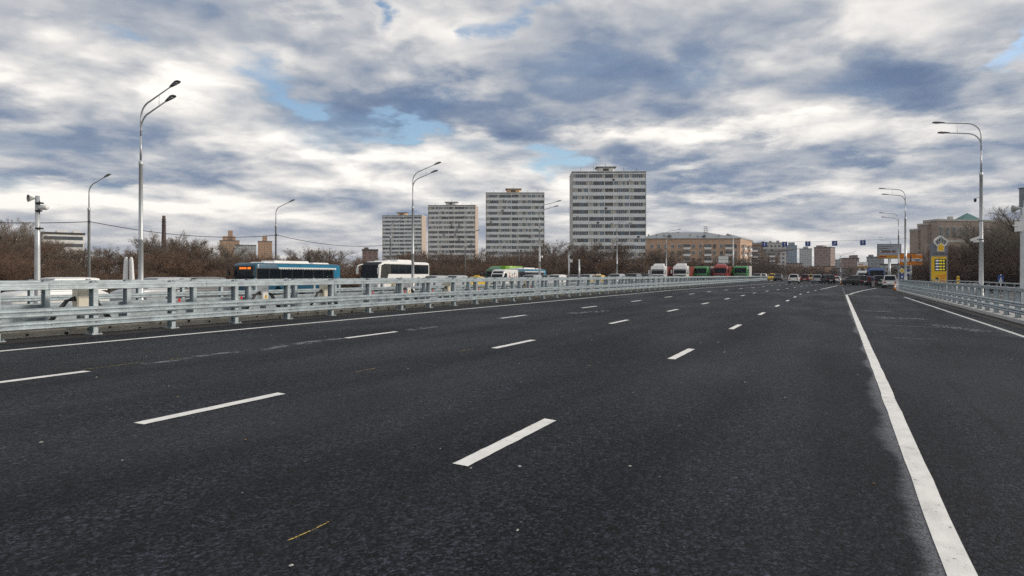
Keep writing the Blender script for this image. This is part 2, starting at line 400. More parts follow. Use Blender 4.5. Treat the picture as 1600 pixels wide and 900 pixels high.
MT['yellow'] = mat('warning_yellow', (.75, .47, .02), .5, var=.05)

# ------------------------------------------------------------------ the setting
def plane_sheet(name, pts, m, lift=0., label=None, zf=zr):
    mb = MB(); mb.add([(x, y, zf(x) + lift) for x, y in pts], [tuple(range(len(pts)))])
    return struct(mb.build(name, m), label)
MT['ground'] = mat('earth', (.062, .055, .04), .95, var=.35, vscale=.08)
MT['grass'] = mat('dull_grass', (.055, .066, .026), .95, var=.35, vscale=.6, bump=.5, bscale=12)
MT['grass_n'] = mat('winter_grass', (.060, .056, .030), .95, var=.4, vscale=.25)
mb = MB(); mb.add([(-3000,-3000,-.75),(3000,-3000,-.75),(3000,3000,-.75),(-3000,3000,-.75)], [(0,1,2,3)])
ground = struct(mb.build('ground', MT['ground']), 'bare winter earth stretching off to the horizon')

DV = 64.0                                  # past the deck joint the avenue swings gently to the right
def ush(u, v): return u + (max(0, v - DV)*.05)
ROAD_END = 330
# carriageway: deck on one plane falling 2 % to the right
mb = MB()
mb.add([(-15.35,-14,.307),(6.0,-14,-.12),(6.0,88,-.12),(-15.35,88,.307),(-15.35,ROAD_END,.307),(30,ROAD_END,-.6),(30,100,-.6),(14,88,-.28)],
       [(0,1,2,3),(3,2,7,6,5,4)])
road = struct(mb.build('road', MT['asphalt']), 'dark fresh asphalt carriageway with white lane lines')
gut = MB(); gut.add([(-15.35,-14,.311),(-14.75,-14,.299),(-14.72,30,.2985),(-14.8,70,.300),(-15.0,150,.304),(-15.35,150,.311)], [(0,1,2,3,4,5)])
gut.build('gutter_strip', MT['gutter'], road)
gut = MB(); gut.add([(5.35,-14,-.103),(6.0,-14,-.116),(6.0,88,-.116),(5.45,88,-.105)], [(0,1,2,3)])
gut.build('gutter_strip', MT['gutter'], road)
# median strip between the two barrier lines, with its low concrete upstands
mb = MB()
mb.box(-16.95,-15.62,-14,230,.0,.325)
med = struct(mb.build('median_strip', MT['concrete_g']), 'concrete strip between the two steel barriers')
mb = MB(); mb.box(-15.80,-15.62,-14,230,.325,.53); mb.build('upstand', MT['concrete'], med)
mb = MB(); mb.box(-16.95,-16.78,-14,230,.325,.50); mb.build('upstand', MT['concrete'], med)
mb = MB(); rr = random.Random(5); y = -4.
while y < 70:
    h = .40 + rr.uniform(-.05, .04); s = rr.uniform(.018, .032)
    mb.box(-15.624,-15.60, y-s, y+s, h-s*.8, h+s*.8); y += rr.uniform(.5, .95)
tag(mb.build('bolt_heads', MT['gutter'], med), kind='stuff')
mb = MB(); mb.add([(-15.62,-14,.316),(-15.35,-14,.309),(-15.35,230,.309),(-15.62,230,.316)], [(0,1,2,3)]); mb.build('apron', MT['gutter'], med)
# opposite carriageway
mb = MB(); mb.add([(-16.95,-20,.335),(-62,-20,-.566),(-62,420,-.566),(-16.95,420,.335)], [(0,1,2,3)])
opp = struct(mb.build('opposite_road', MT['asphalt_old']), 'grey opposite carriageway carrying buses and lorries')
mb = MB(); mb.box(-62.3,-62,-20,420,-.75,-.43); struct(mb.build('opposite_kerb', MT['kerb']), 'far kerb of the opposite carriageway')
# right-hand kerb and pavement
mb = MB()
mb.add([(6.0,-14,-.3),(6.0,90,-.3),(6.0,90,.00),(6.0,-14,.00),(6.03,-14,.02),(6.03,90,.02),(6.34,90,.02),(6.34,-14,.02),(6.34,-14,-.3),(6.34,90,-.3)],
       [(0,1,2,3),(3,2,5,4),(4,5,6,7),(7,6,9,8),(1,9,6,5,2),(0,3,4,7,8)])
struct(mb.build('kerb', MT['kerb']), 'pale stone kerb under the steel barrier')
mb = MB(); mb.box(6.34,9.6,-14,93,-.6,.0); struct(mb.build('pavement', MT['concrete_g']), 'grey pavement behind the steel barrier')
# forecourt ground beyond the pavement and a grassy bank
mb = MB(); mb.add([(9.6,-14,-.5),(60,-14,-.5),(90,160,-.5),(30,330,-.5),(14,93,-.32),(9.6,93,-.32)], [(0,1,2,3,4,5)])
struct(mb.build('forecourt', MT['asphalt_old']), 'side road beyond the pavement')
def bank(name, u0, u1, v0, v1, zf, m, n=40, label=None):
    mb = MB(); vs = []; nu, nv = 26, n
    for i in range(nu+1):
        for j in range(nv+1):
            u = u0 + (u1-u0)*i/nu; v = v0 + (v1-v0)*j/nv
            vs.append((u, v, zf(u, v)))
    fs = [(i*(nv+1)+j, (i+1)*(nv+1)+j, (i+1)*(nv+1)+j+1, i*(nv+1)+j+1) for i in range(nu) for j in range(nv)]
    mb.add(vs, fs, 0, True)
    return struct(mb.build(name, m), label)
def zbank_r(u, v):
    t = max(0, min(1, (u-31)/22)); t = t*t*(3-2*t)
    return -.72 + 3.6*t + .5*mnoise.noise(Vector((u*.06, v*.06, 0)))*t
bank('grass_bank', 28, 190, 20, 230, zbank_r, MT['grass'], label='short green grass bank under the brown building')
def zbank_l(u, v):
    t = max(0, min(1, (-62.3-u)/110)); t = t*t*(3-2*t)
    return -.72 + 2.6*t + 1.0*mnoise.noise(Vector((u*.02, v*.02, 3.)))*t
bank('hill', -330, -62.3, -40, 460, zbank_l, MT['grass_n'], 60, label='wooded slope beyond the opposite carriageway')

# painted lines: each dash a sheet of its own on the asphalt
def dash_mesh(w, l, seed):
    r = random.Random(seed); mb = MB(); n = 16; a = []; b = []
    for i in range(n+1):
        t = l*i/n; j = lambda: r.uniform(-.004, .004)
        a.append((-w/2 + j(), t, 0)); b.append((w/2 + j(), t, 0))
    e0, e1 = r.uniform(-.025, .025), r.uniform(-.025, .025)
    b[0] = (b[0][0], e0, 0); b[-1] = (b[-1][0], l+e1, 0)
    mb.add(a + b, [(i, n+1+i, n+2+i, i+1) for i in range(n)])
    return mb.mesh('lane_dash', MT['line'])
DM = [dash_mesh(.15, 2.0, s) for s in (1, 2, 3)]
TILT = math.atan(.02)
for li, (u, v0) in enumerate(((-2.86, 4.98), (-6.46, 4.65), (-10.2, 4.5))):
    for k in range(-1, 24):
        v = v0 + 8*k; uu = ush(u, v)
        o = link('lane_dash', DM[(k+li) % 3], road, (uu, v, -.02*uu + .004), rot=(0, TILT, R(0 if v < DV else -2.86)))
def strip(name, pts, w, m, lift=.004, parent=None):
    mb = MB(); a = []; b = []
    for i, (u, v) in enumerate(pts):
        p0 = Vector(pts[max(i-1, 0)]); p1 = Vector(pts[min(i+1, len(pts)-1)]); d = (p1-p0).normalized(); n = Vector((d.y, -d.x))*w/2
        for lst, s in ((a, -1), (b, 1)):
            q = Vector((u, v)) + n*s; lst.append((q.x, q.y, -.02*q.x + lift))
    n = len(pts); mb.add(a+b, [(i, n+i, n+i+1, i+1) for i in range(n-1)])
    return mb.build(name, m, parent or road)
rr = random.Random(3)
def jit(u, v0, v1, st=.6, a=.006):
    out = []; v = v0
    while v < v1: out.append((ush(u, v) + rr.uniform(-a, a), v)); v += st
    out.append((ush(u, v1), v1)); return out
strip('edge_line', jit(-13.68, -10, 170, 1.2), .14, MT['line'])
strip('solid_line', jit(.615, -6, 64, .5), .155, MT['line'])
strip('solid_line', [(.615, 64.2), (.9, 66), (1.3, 72), (2.4, 84), (4.6, 104)], .15, MT['line'])
strip('edge_line', jit(4.75, -8, 63, .8), .14, MT['line'])
strip('lane_line', [(ush(-2.86, v), v) for v in (88, 100, 118)], .15, MT['line'], .006)
j = strip('expansion_joint', [(-15.3, 62.2), (5.4, 62.2)], .32, MT['concrete_g'], .005)
strip('expansion_joint', [(-15.3, 62.2), (5.4, 62.2)], .08, MT['black'], .009)
strip('stop_line', [(ush(-13, 100), 100), (ush(-1, 102), 102)], .3, MT['line_worn'], .006)
strip('chalk_mark', [(.75, 25.9), (2.2, 26.0), (3.7, 26.25)], .07, MT['chalk'], .006)
strip('chalk_mark', [(1.35, 20.9), (2.4, 21.1)], .05, MT['chalk'], .006)
strip('scuff_patch', [(2.9, 27.6), (3.5, 26.2), (4.1, 25.0)], .7, MT['line_worn'], .006)
strip('scuff_patch', [(1.4, 30.5), (3.0, 31.0)], .9, MT['line_worn'], .006)
strip('scuff_patch', [(-9.2, 24.5), (-8.6, 27.5)], .6, MT['line_worn'], .006)
strip('scuff_patch', [(1.0, 36.0), (2.2, 36.1)], .25, MT['chalk'], .006)
rs_ = random.Random(6)
for (a_, b_, w_) in ((7.4, 8.3, .16), (8.5, 9.4, .22), (9.6, 10.7, .34), (10.9, 12.4, .34), (15.0, 16.4, .3), (20.3, 22.4, .3)):
    strip('scraped_paint', [(-10.22 + rs_.uniform(-.08, .08), a_), (-10.2 + rs_.uniform(-.1, .1), (a_+b_)/2), (-10.2 + rs_.uniform(-.05, .05), b_)], w_, MT['line_worn'], .006)
for a in ([(-2.97, 3.1), (-2.955, 3.3), (-2.96, 3.48)], [(-6.8, 8.55), (-6.78, 9.05)], [(-6.78, 11.7), (-6.76, 12.3)], [(-3.9, 11.2), (-3.88, 11.4)], [(-10.4, 6.6), (-10.38, 7.6)], [(-10.3, 8.0), (-10.3, 8.6)]):
    strip('survey_mark', a, .012, MT['chalk_y'], .005)
# litter of paint specks and crumbs on the asphalt
mb = MB(); rr = random.Random(11)
for i in range(170):
    u = rr.uniform(-13, 4); v = rr.uniform(2.2, 26); s = rr.uniform(.006, .016)*(1.5 if rr.random() < .1 else 1)
    z = -.02*u + .003; k = 5; a0 = rr.uniform(0, 6)
    ring = [(u + s*rr.uniform(.6, 1.3)*math.cos(a0+2*math.pi*q/k), v + s*rr.uniform(.6, 1.6)*math.sin(a0+2*math.pi*q/k), z) for q in range(k)]
    mb.add(ring + [(u, v, z + s*.5)], [(q, (q+1) % k, k) for q in range(k)], 0 if rr.random() < .7 else 1)
MT['crumb'] = mat('crumb', (.36, .35, .33), .8, var=.3)
MT['leaf_bit'] = mat('leaf_bit', (.20, .13, .05), .8, var=.3)
tag(mb.build('road_crumbs', [MT['crumb'], MT['leaf_bit']], road), kind='stuff')

# ------------------------------------------------------------------ steel barriers
def rail_profile(d0, z0, h, bulge):
    f = bulge
    return [(d0, z0), (d0+f*.55, z0), (d0+f, z0+h*.16), (d0+f, z0+h*.34), (d0+f*.62, z0+h*.5), (d0+f, z0+h*.66), (d0+f, z0+h*.84), (d0+f*.55, z0+h), (d0, z0+h)]
def make_barrier_meshes(side):
    """side +1: rails on the +X face of the posts"""
    M = {}; s = side
    mb = MB()                                   # I-section post on a base plate
    w, d, t = .055, .085, .009
    mb.box(-d, -d+t, -w, w, .02, 1.05); mb.box(d-t, d, -w, w, .02, 1.05); mb.box(-d+t, d-t, -t/2, t/2, .02, 1.05)
    mb.box(-.14, .14, -.12, .12, 0, .02)
    for a in (-.11, .11):
        for b in (-.09, .09): mb.lathe([(.018, .02), (.018, .045), (.008, .05)], 6, 0, (a, b, 0), smooth=False)
    M['post'] = mb.mesh('post', MT['galv'])
    for nm, z0, h, bl, d0 in (('lower_rail', .195, .185, .075, .105), ('middle_rail', .455, .19, .075, .105)):
        mb = MB(); mb.extr([(s*a, b) for a, b in rail_profile(d0, z0, h, bl)], 0, 3.99)
        # splice laps and bolts
        mb.box(min(s*d0, s*(d0+bl+.006)), max(s*d0, s*(d0+bl+.006)), 3.85, 3.995, z0+h*.14, z0+h*.36)
        mb.box(min(s*d0, s*(d0+bl+.006)), max(s*d0, s*(d0+bl+.006)), 3.85, 3.995, z0+h*.64, z0+h*.86)
        M[nm] = mb.mesh(nm, MT['galv'])
        bp = MB(); a, b = sorted((s*(d0+bl*.5), s*(d0+bl*.62+.02))); bp.box(a, b, -.045, .045, z0+h*.42, z0+h*.58); M[nm+'_bolt'] = bp.mesh('bolt_plate', MT['galv_dark'])
        mb = MB(); a, b = sorted((s*.085, s*d0)); mb.box(a, b, -.05, .05, z0+.02, z0+h-.02); M[nm+'_bracket'] = mb.mesh('bracket', MT['galv_dark'])
    mb = MB(); a = .068
    mb.extr([(-a, 1.035), (-a+.012, 1.022), (a-.012, 1.022), (a, 1.035), (a, 1.075), (a-.008, 1.083), (a-.008, 1.11), (a, 1.118), (a, 1.158), (a-.012, 1.17), (-a+.012, 1.17), (-a, 1.158)], 0, 3.99)
    M['top_rail'] = mb.mesh('top_rail', MT['galv'])
    mb = MB(); mb.box(-.055,.055,-.075,.075,1.168,1.20); mb.lathe([(.02,1.2),(.02,1.215)],6,0,(0,-.045,0)); mb.lathe([(.02,1.2),(.02,1.215)],6,0,(0,.045,0))
    M['rail_clamp'] = mb.mesh('rail_clamp', MT['galv_dark'])
    mb = MB(); mb.extr([(-.05,-.05),(.05,-.05),(0,.045)], -.012, .012); M['reflector'] = mb.mesh('reflector', MT['red_refl'])
    return M
def barrier(name, label, u, v0, v1, side, refl=(), group=None, pz=None, voff=0.):
    z0 = -.02*u + .02 if pz is None else pz
    M = make_barrier_meshes(side)
    t = emp(name, label, 'guardrail', (u, v0, z0), 0, group)
    n = int((v1 - v0)/2)
    for k in range(n+1):
        link('post', M['post'], t, (0, 2*k, 0))
        if k*2 + v0 < 70:
            link('bracket', M['lower_rail_bracket'], t, (0, 2*k, 0)); link('bracket', M['middle_rail_bracket'], t, (0, 2*k, 0))
            link('rail_clamp', M['rail_clamp'], t, (0, 2*k, 0))
            link('bolt_plate', M['lower_rail_bolt'], t, (0, 2*k, 0)); link('bolt_plate', M['middle_rail_bolt'], t, (0, 2*k, 0))
        if k in refl:
            link('reflector', M['reflector'], t, (side*.07, 2*k+.17, .72), rot=(0, 0, R(90)))
    for k in range(n//2):
        for nm in ('lower_rail', 'middle_rail', 'top_rail'): link(nm, M[nm], t, (0, 4*k-1.0, 0))
    return t
bar_front = barrier('steel_barrier', 'galvanised steel barrier with three rails along the near side of the median', -15.2, -6.15, 172, 1, refl=(9, 10, 13, 14, 15, 17, 20), pz=.312)
bar_rear = barrier('steel_barrier', 'galvanised steel barrier along the far side of the median, behind the junction boxes', -16.55, -6.4, 172, -1, pz=.328)
bar_right = barrier('steel_barrier', 'blue-grey steel barrier on the pale kerb by the filling station sign', 6.22, 4.0, 88.5, -1, refl=(7, 9, 12), pz=.0)

# ------------------------------------------------------------------ buildings
MT['band'] = mat('pale_panel', (.80, .825, .83), .8, var=.10, vscale=.35, streak=(1, 1, .3))
MT['band_w'] = mat('white_panel', (.80, .79, .76), .8, var=.08, vscale=.35)
MT['tower_wall'] = mat('tower_wall', (.52, .51, .49), .85, var=.12, vscale=.2)
MT['tower_side'] = mat('tower_side_sun_tint', (.50, .41, .34), .85, var=.12, vscale=.25)  # peach puts the warm sunlight into the end-wall colour
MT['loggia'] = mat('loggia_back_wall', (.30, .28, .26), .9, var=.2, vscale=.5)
MT['win_glass'] = mat('window_glass', (.075, .085, .095), .12, var=.2, vscale=.2, spec=.6)
MT['win_glass_b'] = mat('window_glass_blue', (.10, .15, .20), .1, var=.2, vscale=.2, spec=.6)
MT['frame_w'] = mat('white_frame', (.66, .66, .65), .6, var=.05)
MT['frame_br'] = mat('brown_frame', (.13, .085, .06), .7, var=.15)
MT['frame_d'] = mat('dark_frame', (.07, .07, .075), .6, var=.1)
MT['curtain'] = mat('pale_blind', (.48, .45, .40), .8, var=.1)
MT['ochre_box'] = mat('ochre_render', (.55, .36, .20), .85, var=.1)
MT['roof_dark'] = mat('roof_felt_and_shade', (.06, .055, .05), .9, var=.2)

def glazing(w, kind, seed):
    """one bay of glazed or open loggia, 1.55 m high, standing at y = 0 and going back"""
    r = random.Random(seed); mb = MB(); h = 1.5
    if kind == 'open':
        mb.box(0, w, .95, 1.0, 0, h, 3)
        x = .5
        while x < w - 1.4:
            ww = r.choice((.8, 1.4)); mb.box(x, x+ww, .90, .95, 0, h-.25, 0); mb.box(x+.07, x+ww-.07, .88, .90, .07, h-.33, 1); x += ww + r.uniform(.4, 1.0)
        mb.box(0, w, .02, .06, .0, .06, 0)
        for k in range(int(w/1.6)): mb.box(k*1.6+.2, k*1.6+.25, .02, .06, 0, .35, 3)
    else:
        fr = {'white': 0, 'brown': 4, 'dark': 5}[kind]; n = max(3, int(w/.82)); p = w/n
        mb.box(0, w, .10, .16, 0, .08, fr); mb.box(0, w, .10, .16, h-.08, h, fr)
        for k in range(n+1): mb.box(max(0, k*p-.045), min(w, k*p+.045), .10, .16, .08, h-.08, fr)
        for k in range(n):
            q = r.random(); m = 1 if q < .58 else (2 if q < .78 else 6)
            mb.box(k*p+.045, (k+1)*p-.045, .12 if m != 6 else .135, .14, .08, h-.08, m)
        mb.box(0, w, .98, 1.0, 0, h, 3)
    return mb.mesh('window', [MT['frame_w'], MT['win_glass'], MT['win_glass_b'], MT['loggia'], MT['frame_br'], MT['frame_d'], MT['curtain']])
BAYS = (6.15, 6.15, 3.5, 6.15, 6.15)
GLZ = {}
for w in (6.15, 3.5):
    GLZ[w] = [glazing(w - .25, k, i) for i, k in enumerate(('white', 'open', 'white', 'brown', 'white', 'white', 'dark', 'white'))]
MID = [glazing(3.25, 'open', 31), glazing(3.25, 'dark', 32), glazing(3.25, 'brown', 33)]
def tower(label, px, depth, top_py, rot, side_m, seed, pent_m, width_s=1.0, bands=None):
    r = random.Random(seed); FH = 2.82; W = sum(BAYS)*1.0; D = 14.5
    base = at(px, depth); z0 = -.75; zt = zpx(top_py, depth); n = int(round((zt - z0 - 1.3)/FH)); FH = (zt - z0 - 1.3)/n
    t = emp('apartment_tower', label, 'apartment block', (base.x, base.y, z0), YAW + rot)
    bands = bands or MT['band']
    mb = MB(); mb.box(0, W, 1.15, D, 0, n*FH); mb.build('core_wall', MT['tower_wall'], t)
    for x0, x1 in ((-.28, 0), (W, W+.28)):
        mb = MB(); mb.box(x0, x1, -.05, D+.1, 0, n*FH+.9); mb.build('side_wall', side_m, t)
    xs = [0]
    for w in BAYS: xs.append(xs[-1] + w)
    fin = MB().box(-.11, .11, .06, 1.14, 0, n*FH).mesh('fin', MT['band_w'])
    for x in xs[1:-1]: link('fin', fin, t, (x, 0, 0))
    bm_ = MB()
    for k in range(5): bm_.box(xs[k]+.03, xs[k+1]-.03, -.06, .05, -.62, .66)
    bm_.box(.0, W, .05, 1.14, -.70, -.58)
    band = MB(); band.box(0.02, W-.02, -.02, .055, -.64, .64)
    band.box(0.0, W, .056, 1.14, -.70, -.56)
    for k in range(1, 5): band.box(xs[k]-.06, xs[k]+.06, -.045, -.02, -.60, .60)
    bmesh_ = band.mesh('balcony_band', bands)
    for f in range(n):
        link('balcony_band', bmesh_, t, (0, 0, f*FH + .66))
        for k in range(5):
            src = MID if k == 2 else GLZ[6.15]
            me = r.choice(src)
            if k != 2 and r.random() < .25: me = GLZ[6.15][r.choice((0, 2, 5, 7))]
            link('window', me, t, (xs[k] + .125, .02, f*FH + 1.31))
        for k in range(r.choice((0, 0, 1, 1, 2))):
            x = r.uniform(1, W-2); ac = MB().box(0, .85, -.42, -.03, 0, .6, 0).mesh('air_conditioner', MT['frame_d' if r.random() < .7 else 'white'])
            link('air_conditioner', ac, t, (x, 0, f*FH + .35))
    # the attic storey and roof
    mb = MB(); mb.box(0.02, W-.02, -.02, .25, n*FH, n*FH+.62); 
    rf = mb.build('parapet', bands, t)
    mb = MB()
    mb.box(-.4, W+.4, -.35, D+.3, n*FH+.92, n*FH+1.12); mb.build('roof_slab', MT['band_w'], t)
    mb = MB(); mb.box(.4, W-.4, .8, D-.4, n*FH, n*FH+.90); mb.build('attic', MT['roof_dark'], t)  # dark colour paints the shadow strip under the roof slab
    for x in xs[1:-1]: 
        mb = MB(); mb.box(x-.2, x+.2, -.02, .75, n*FH+.63, n*FH+.91); mb.build('attic_pier', MT['band_w'], t)
    zt2 = n*FH + 1.12; cx = W*.47
    ring = [(cx + a*3.0, 5 + b*2.6) for a, b in ((-.9,-1),(.9,-1),(1.2,0),(.9,1),(-.9,1),(-1.2,0))]
    mb = MB(); mb.loft([[(a, b, zt2) for a, b in ring], [(a, b, zt2+1.9) for a, b in ring]], 0, False)
    ph = mb.build('penthouse', pent_m, t)
    mb = MB(); mb.box(cx-4.0, cx+4.0, 1.9, 8.2, zt2+1.9, zt2+2.15); mb.build('penthouse_roof', MT['roof_dark'], ph)
    mb = MB(); mb.box(cx-1.2, cx+1.0, 2.32, 2.39, zt2+.5, zt2+1.4); mb.build('vent_opening', MT['roof_dark'], ph)
    for x in (.12, .3, .72, .9):
        mb = MB(); h = r.uniform(1.2, 2.6); mb.tube([(W*x, 4, zt2), (W*x, 4, zt2+h)], .05, 5); mb.box(W*x-.5, W*x+.5, 3.97, 4.03, zt2+h*.8, zt2+h*.8+.06); mb.build('aerial', MT['frame_d'], t)
    mb = MB(); mb.tube([(cx, 5, zt2+2.15), (cx, 5, zt2+4.2)], .05, 5); mb.build('aerial', MT['frame_d'], t)
    return t
tower('tallest-looking pale apartment tower with grey rooftop hut, beside the orange brick building', 895, 265, 267, R(-1.0), MT['tower_wall'], 1, MT['tower_wall'])
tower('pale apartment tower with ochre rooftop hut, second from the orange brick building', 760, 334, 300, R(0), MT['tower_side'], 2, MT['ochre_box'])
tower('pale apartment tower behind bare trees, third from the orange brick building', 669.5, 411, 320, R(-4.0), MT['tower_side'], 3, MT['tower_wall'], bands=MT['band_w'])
tower('farthest pale apartment tower with an end wall tinted sunlit peach, behind the white coach', 598, 487, 336, R(-6), MT['tower_side'], 4, MT['ochre_box'])

# block with individual windows on its front and right-hand face
MT['brick_or'] = mat('orange_brick', (.54, .36, .245), .85, var=.14, vscale=.4)
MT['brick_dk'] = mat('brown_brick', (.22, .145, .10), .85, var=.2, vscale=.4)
MT['brick_pk'] = mat('pinkish_brick', (.32, .255, .215), .85, var=.12, vscale=.5, bump=.15, bscale=3)
MT['stone_tr'] = mat('stone_trim', (.42, .40, .37), .85, var=.1)
MT['roof_zinc'] = mat('grey_metal_roof', (.24, .26, .28), .5, .3, var=.12, vscale=.3)
MT['teal_roof'] = mat('teal_roof', (.05, .16, .16), .5, .2, var=.12)
def win_mesh(w, h, fr, arched=False):
    mb = MB()
    if arched:
        pr = [(-w/2, 0), (w/2, 0)] + [(w/2*math.cos(a), h - w/2 + w/2*math.sin(a)) for a in [math.pi*i/8 for i in range(9)]]
        mb.extr(pr, -.10, .02, 0); s = .8
        mb.extr([(a*s, .12 + b*.9) for a, b in pr], -.14, -.10, 1)
        mb.box(-.035, .035, -.17, -.14, .12, h*.88, 0); mb.box(-w*.38, w*.38, -.17, -.14, h*.5, h*.5+.06, 0)
    else:
        mb.box(-w/2, w/2, -.06, .02, 0, h, 0)
        mb.box(-w/2+.1, -.05, -.08, -.06, .1, h-.1, 1); mb.box(.05, w/2-.1, -.08, -.06, .1, h-.1, 1)
        mb.box(-w/2-.1, w/2+.1, -.16, .02, -.12, 0, 2)
    return mb.mesh('window', [fr, MT['win_glass'], MT['stone_tr']])
def balcony_mesh(w, m):
    mb = MB(); mb.box(-w/2, w/2, -1.1, 0, -.15, 0, 1); mb.box(-w/2, w/2, -1.1, -1.02, 0, .95, 0)
    mb.box(-w/2, -w/2+.08, -1.02, 0, 0, .95, 0); mb.box(w/2-.08, w/2, -1.02, 0, 0, .95, 0)
    mb.box(-w/2+.1, w/2-.1, -1.0, -.94, .95, 2.3, 2); mb.box(-w/2, w/2, -1.05, 0, 2.3, 2.38, 1)
    for k in range(4): x = -w/2+.1+(w-.2)*k/3; mb.box(x-.05, x+.05, -1.04, -1.0, .95, 2.3, 1)
    return mb.mesh('balcony', [m, MT['stone_tr'], MT['win_glass']])
WM = {'std': win_mesh(1.35, 1.75, MT['frame_w']), 'dk': win_mesh(1.35, 1.75, MT['frame_br']), 'arch': win_mesh(1.15, 3.0, MT['stone_tr'], True), 'big': win_mesh(1.9, 1.6, MT['frame_d'])}
BM_ = {'w': balcony_mesh(3.2, MT['band_w']), 'd': balcony_mesh(3.2, MT['brick_dk'])}
def block(name, label, cat, px, depth, W, D, zt, rot, wallm, floors, fh, cols, z_first, win='std', bal=(), sidecols=0, roof=None, roofm=None, bal_kind='w', seed=0, gw=None, side_bal=()):
    r = random.Random(seed); b = at(px, depth); z0 = -.75
    t = emp(name, label, cat, (b.x, b.y, z0), YAW + rot)
    mb = MB(); mb.box(0, W, 0, D, 0, zt - z0); mb.build('wall', wallm, t)
    mb = MB(); mb.box(-.35, W+.35, -.35, D+.35, zt - z0, zt - z0 + .35); mb.build('cornice', MT['stone_tr'], t)
    H = zt - z0 + .35
    if roof == 'hip':
        hr, e = 3.6, .45
        mb = MB(); q = D*.5
        mb.add([(-e,-e,H),(W+e,-e,H),(W+e,D+e,H),(-e,D+e,H),(q,q,H+hr),(W-q,q,H+hr)], [(0,1,5,4),(1,2,5),(2,3,4,5),(3,0,4),(0,3,2,1)])
        ro = mb.build('roof', roofm, t)
        for k in range(9):
            x = r.uniform(2, W-2); y = r.uniform(2, 5); z = H + hr*y/q
            mb = MB(); mb.box(x-.35, x+.35, y-.35, y+.35, z-.8, z+r.uniform(.5, 1.2)); mb.build('chimney', MT['stone_tr'], ro)
        for k in range(2):
            x = W*(.3+.35*k); mb = MB(); mb.extr([(x-.9, H+1.0), (x+.9, H+1.0), (x, H+2.0)], 1.0, 3.6); mb.build('dormer', roofm, ro)
    elif roof == 'flat':
        mb = MB(); mb.box(.3, W-.3, .3, D-.3, H, H+.25); ro = mb.build('roof', roofm, t)
        for k in range(3):
            x = W*(.15+.3*k); mb = MB(); mb.box(x, x+1.6, D*.3, D*.3+1.6, H+.25, H+1.4+.3*k); mb.build('roof_vent', MT['stone_tr'], ro)
    sp = W/(cols+.4)
    for f in range(floors):
        z = z_first + f*fh
        for c in range(cols):
            x = sp*(c+.7)
            if c in bal: link('balcony', BM_[bal_kind], t, (x, 0, z - .6))
            link('window', WM[win if r.random() < .75 or win != 'std' else 'dk'], t, (x, 0, z))
        for c in range(sidecols):
            y = D*(c+.7)/(sidecols+.4)
            if c in side_bal and f > 0: link('balcony', BM_[bal_kind], t, (W, y, z - .6), R(90))
            link('window', WM[win if r.random() < .75 or win != 'std' else 'dk'], t, (W, y, z), R(90))
    return t
ob = block('brick_building', 'orange brick five-storey building with grey hipped roof and white balconies', 'building', 1000, 320, 46.5, 26, 18.6, R(-2), MT['brick_or'], 5, 3.12, 14, 2.6,
      bal=(6, 9, 12), sidecols=0, roof='hip', roofm=MT['roof_zinc'], seed=3, side_bal=(2, 4))
mb = MB()   # oblique end wing turned to the sun
H_ = 18.6+.75; mb.add([(46.5,0,0),(58.5,21,0),(46.5,26,0),(46.5,0,H_),(58.5,21,H_),(46.5,26,H_)], [(0,1,4,3),(1,2,5,4),(2,0,3,5),(3,4,5)]); wg = mb.build('end_wing', MT['brick_or'], ob)
mb = MB(); mb.add([(46.2,-.6,H_+.02),(59.2,21.4,H_+.02),(46.2,26.4,H_+.02),(46.2,-.6,H_+.36),(59.2,21.4,H_+.36),(46.2,26.4,H_+.36)], [(0,1,4,3),(1,2,5,4),(2,0,3,5),(3,4,5),(0,2,1)]); mb.build('cornice', MT['stone_tr'], wg)
mb = MB(); mb.add([(44.0,-.4,H_+.37),(59.3,21.4,H_+.37),(44.0,26.4,H_+.37),(44.0,12.5,H_+3.3)], [(0,1,3),(1,2,3),(0,3,2),(0,2,1)]); mb.build('roof', MT['roof_zinc'], wg)
wa = math.atan2(21, 12)
for f in range(5):
    for c in range(6):
        q = (c+.6)/6.2; link('window', WM['std' if (f+c) % 3 else 'dk'], wg, (46.5+12*q, 21*q, 2.6+f*3.12), wa)
        if c in (1, 4) and f > 0: link('balcony', BM_['w'], wg, (46.5+12*q, 21*q, 2.0+f*3.12), wa)
mb = MB()   # lattice mast on its roof
for a in (-.6, .6): mb.tube([(33.5+a, 12, 22.6), (33.5+a*.6, 12, 26.2)], .09, 5)
for k in range(4): mb.box(32.4-.25*(k % 2), 34.6+.25*(k % 2), 11.95, 12.05, 23.2+k*.85, 23.32+k*.85)
mb.build('roof_mast', MT['frame_d'], ob)
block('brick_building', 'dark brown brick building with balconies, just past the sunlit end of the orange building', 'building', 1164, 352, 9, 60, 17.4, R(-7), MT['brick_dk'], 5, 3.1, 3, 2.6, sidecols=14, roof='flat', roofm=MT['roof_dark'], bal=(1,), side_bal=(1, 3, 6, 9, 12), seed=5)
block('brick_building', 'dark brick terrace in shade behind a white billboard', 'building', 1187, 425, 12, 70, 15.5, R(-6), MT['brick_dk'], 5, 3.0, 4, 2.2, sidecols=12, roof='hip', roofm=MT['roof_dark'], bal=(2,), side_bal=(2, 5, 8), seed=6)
block('office_block', 'pale grey-green flat-roofed block rising behind the dark brick terrace', 'building', 1189, 560, 21, 16, 28.0, R(3), MT['tower_wall'], 8, 3.3, 6, 2.4, win='big', roof='flat', roofm=MT['roof_dark'], sidecols=3, seed=7)
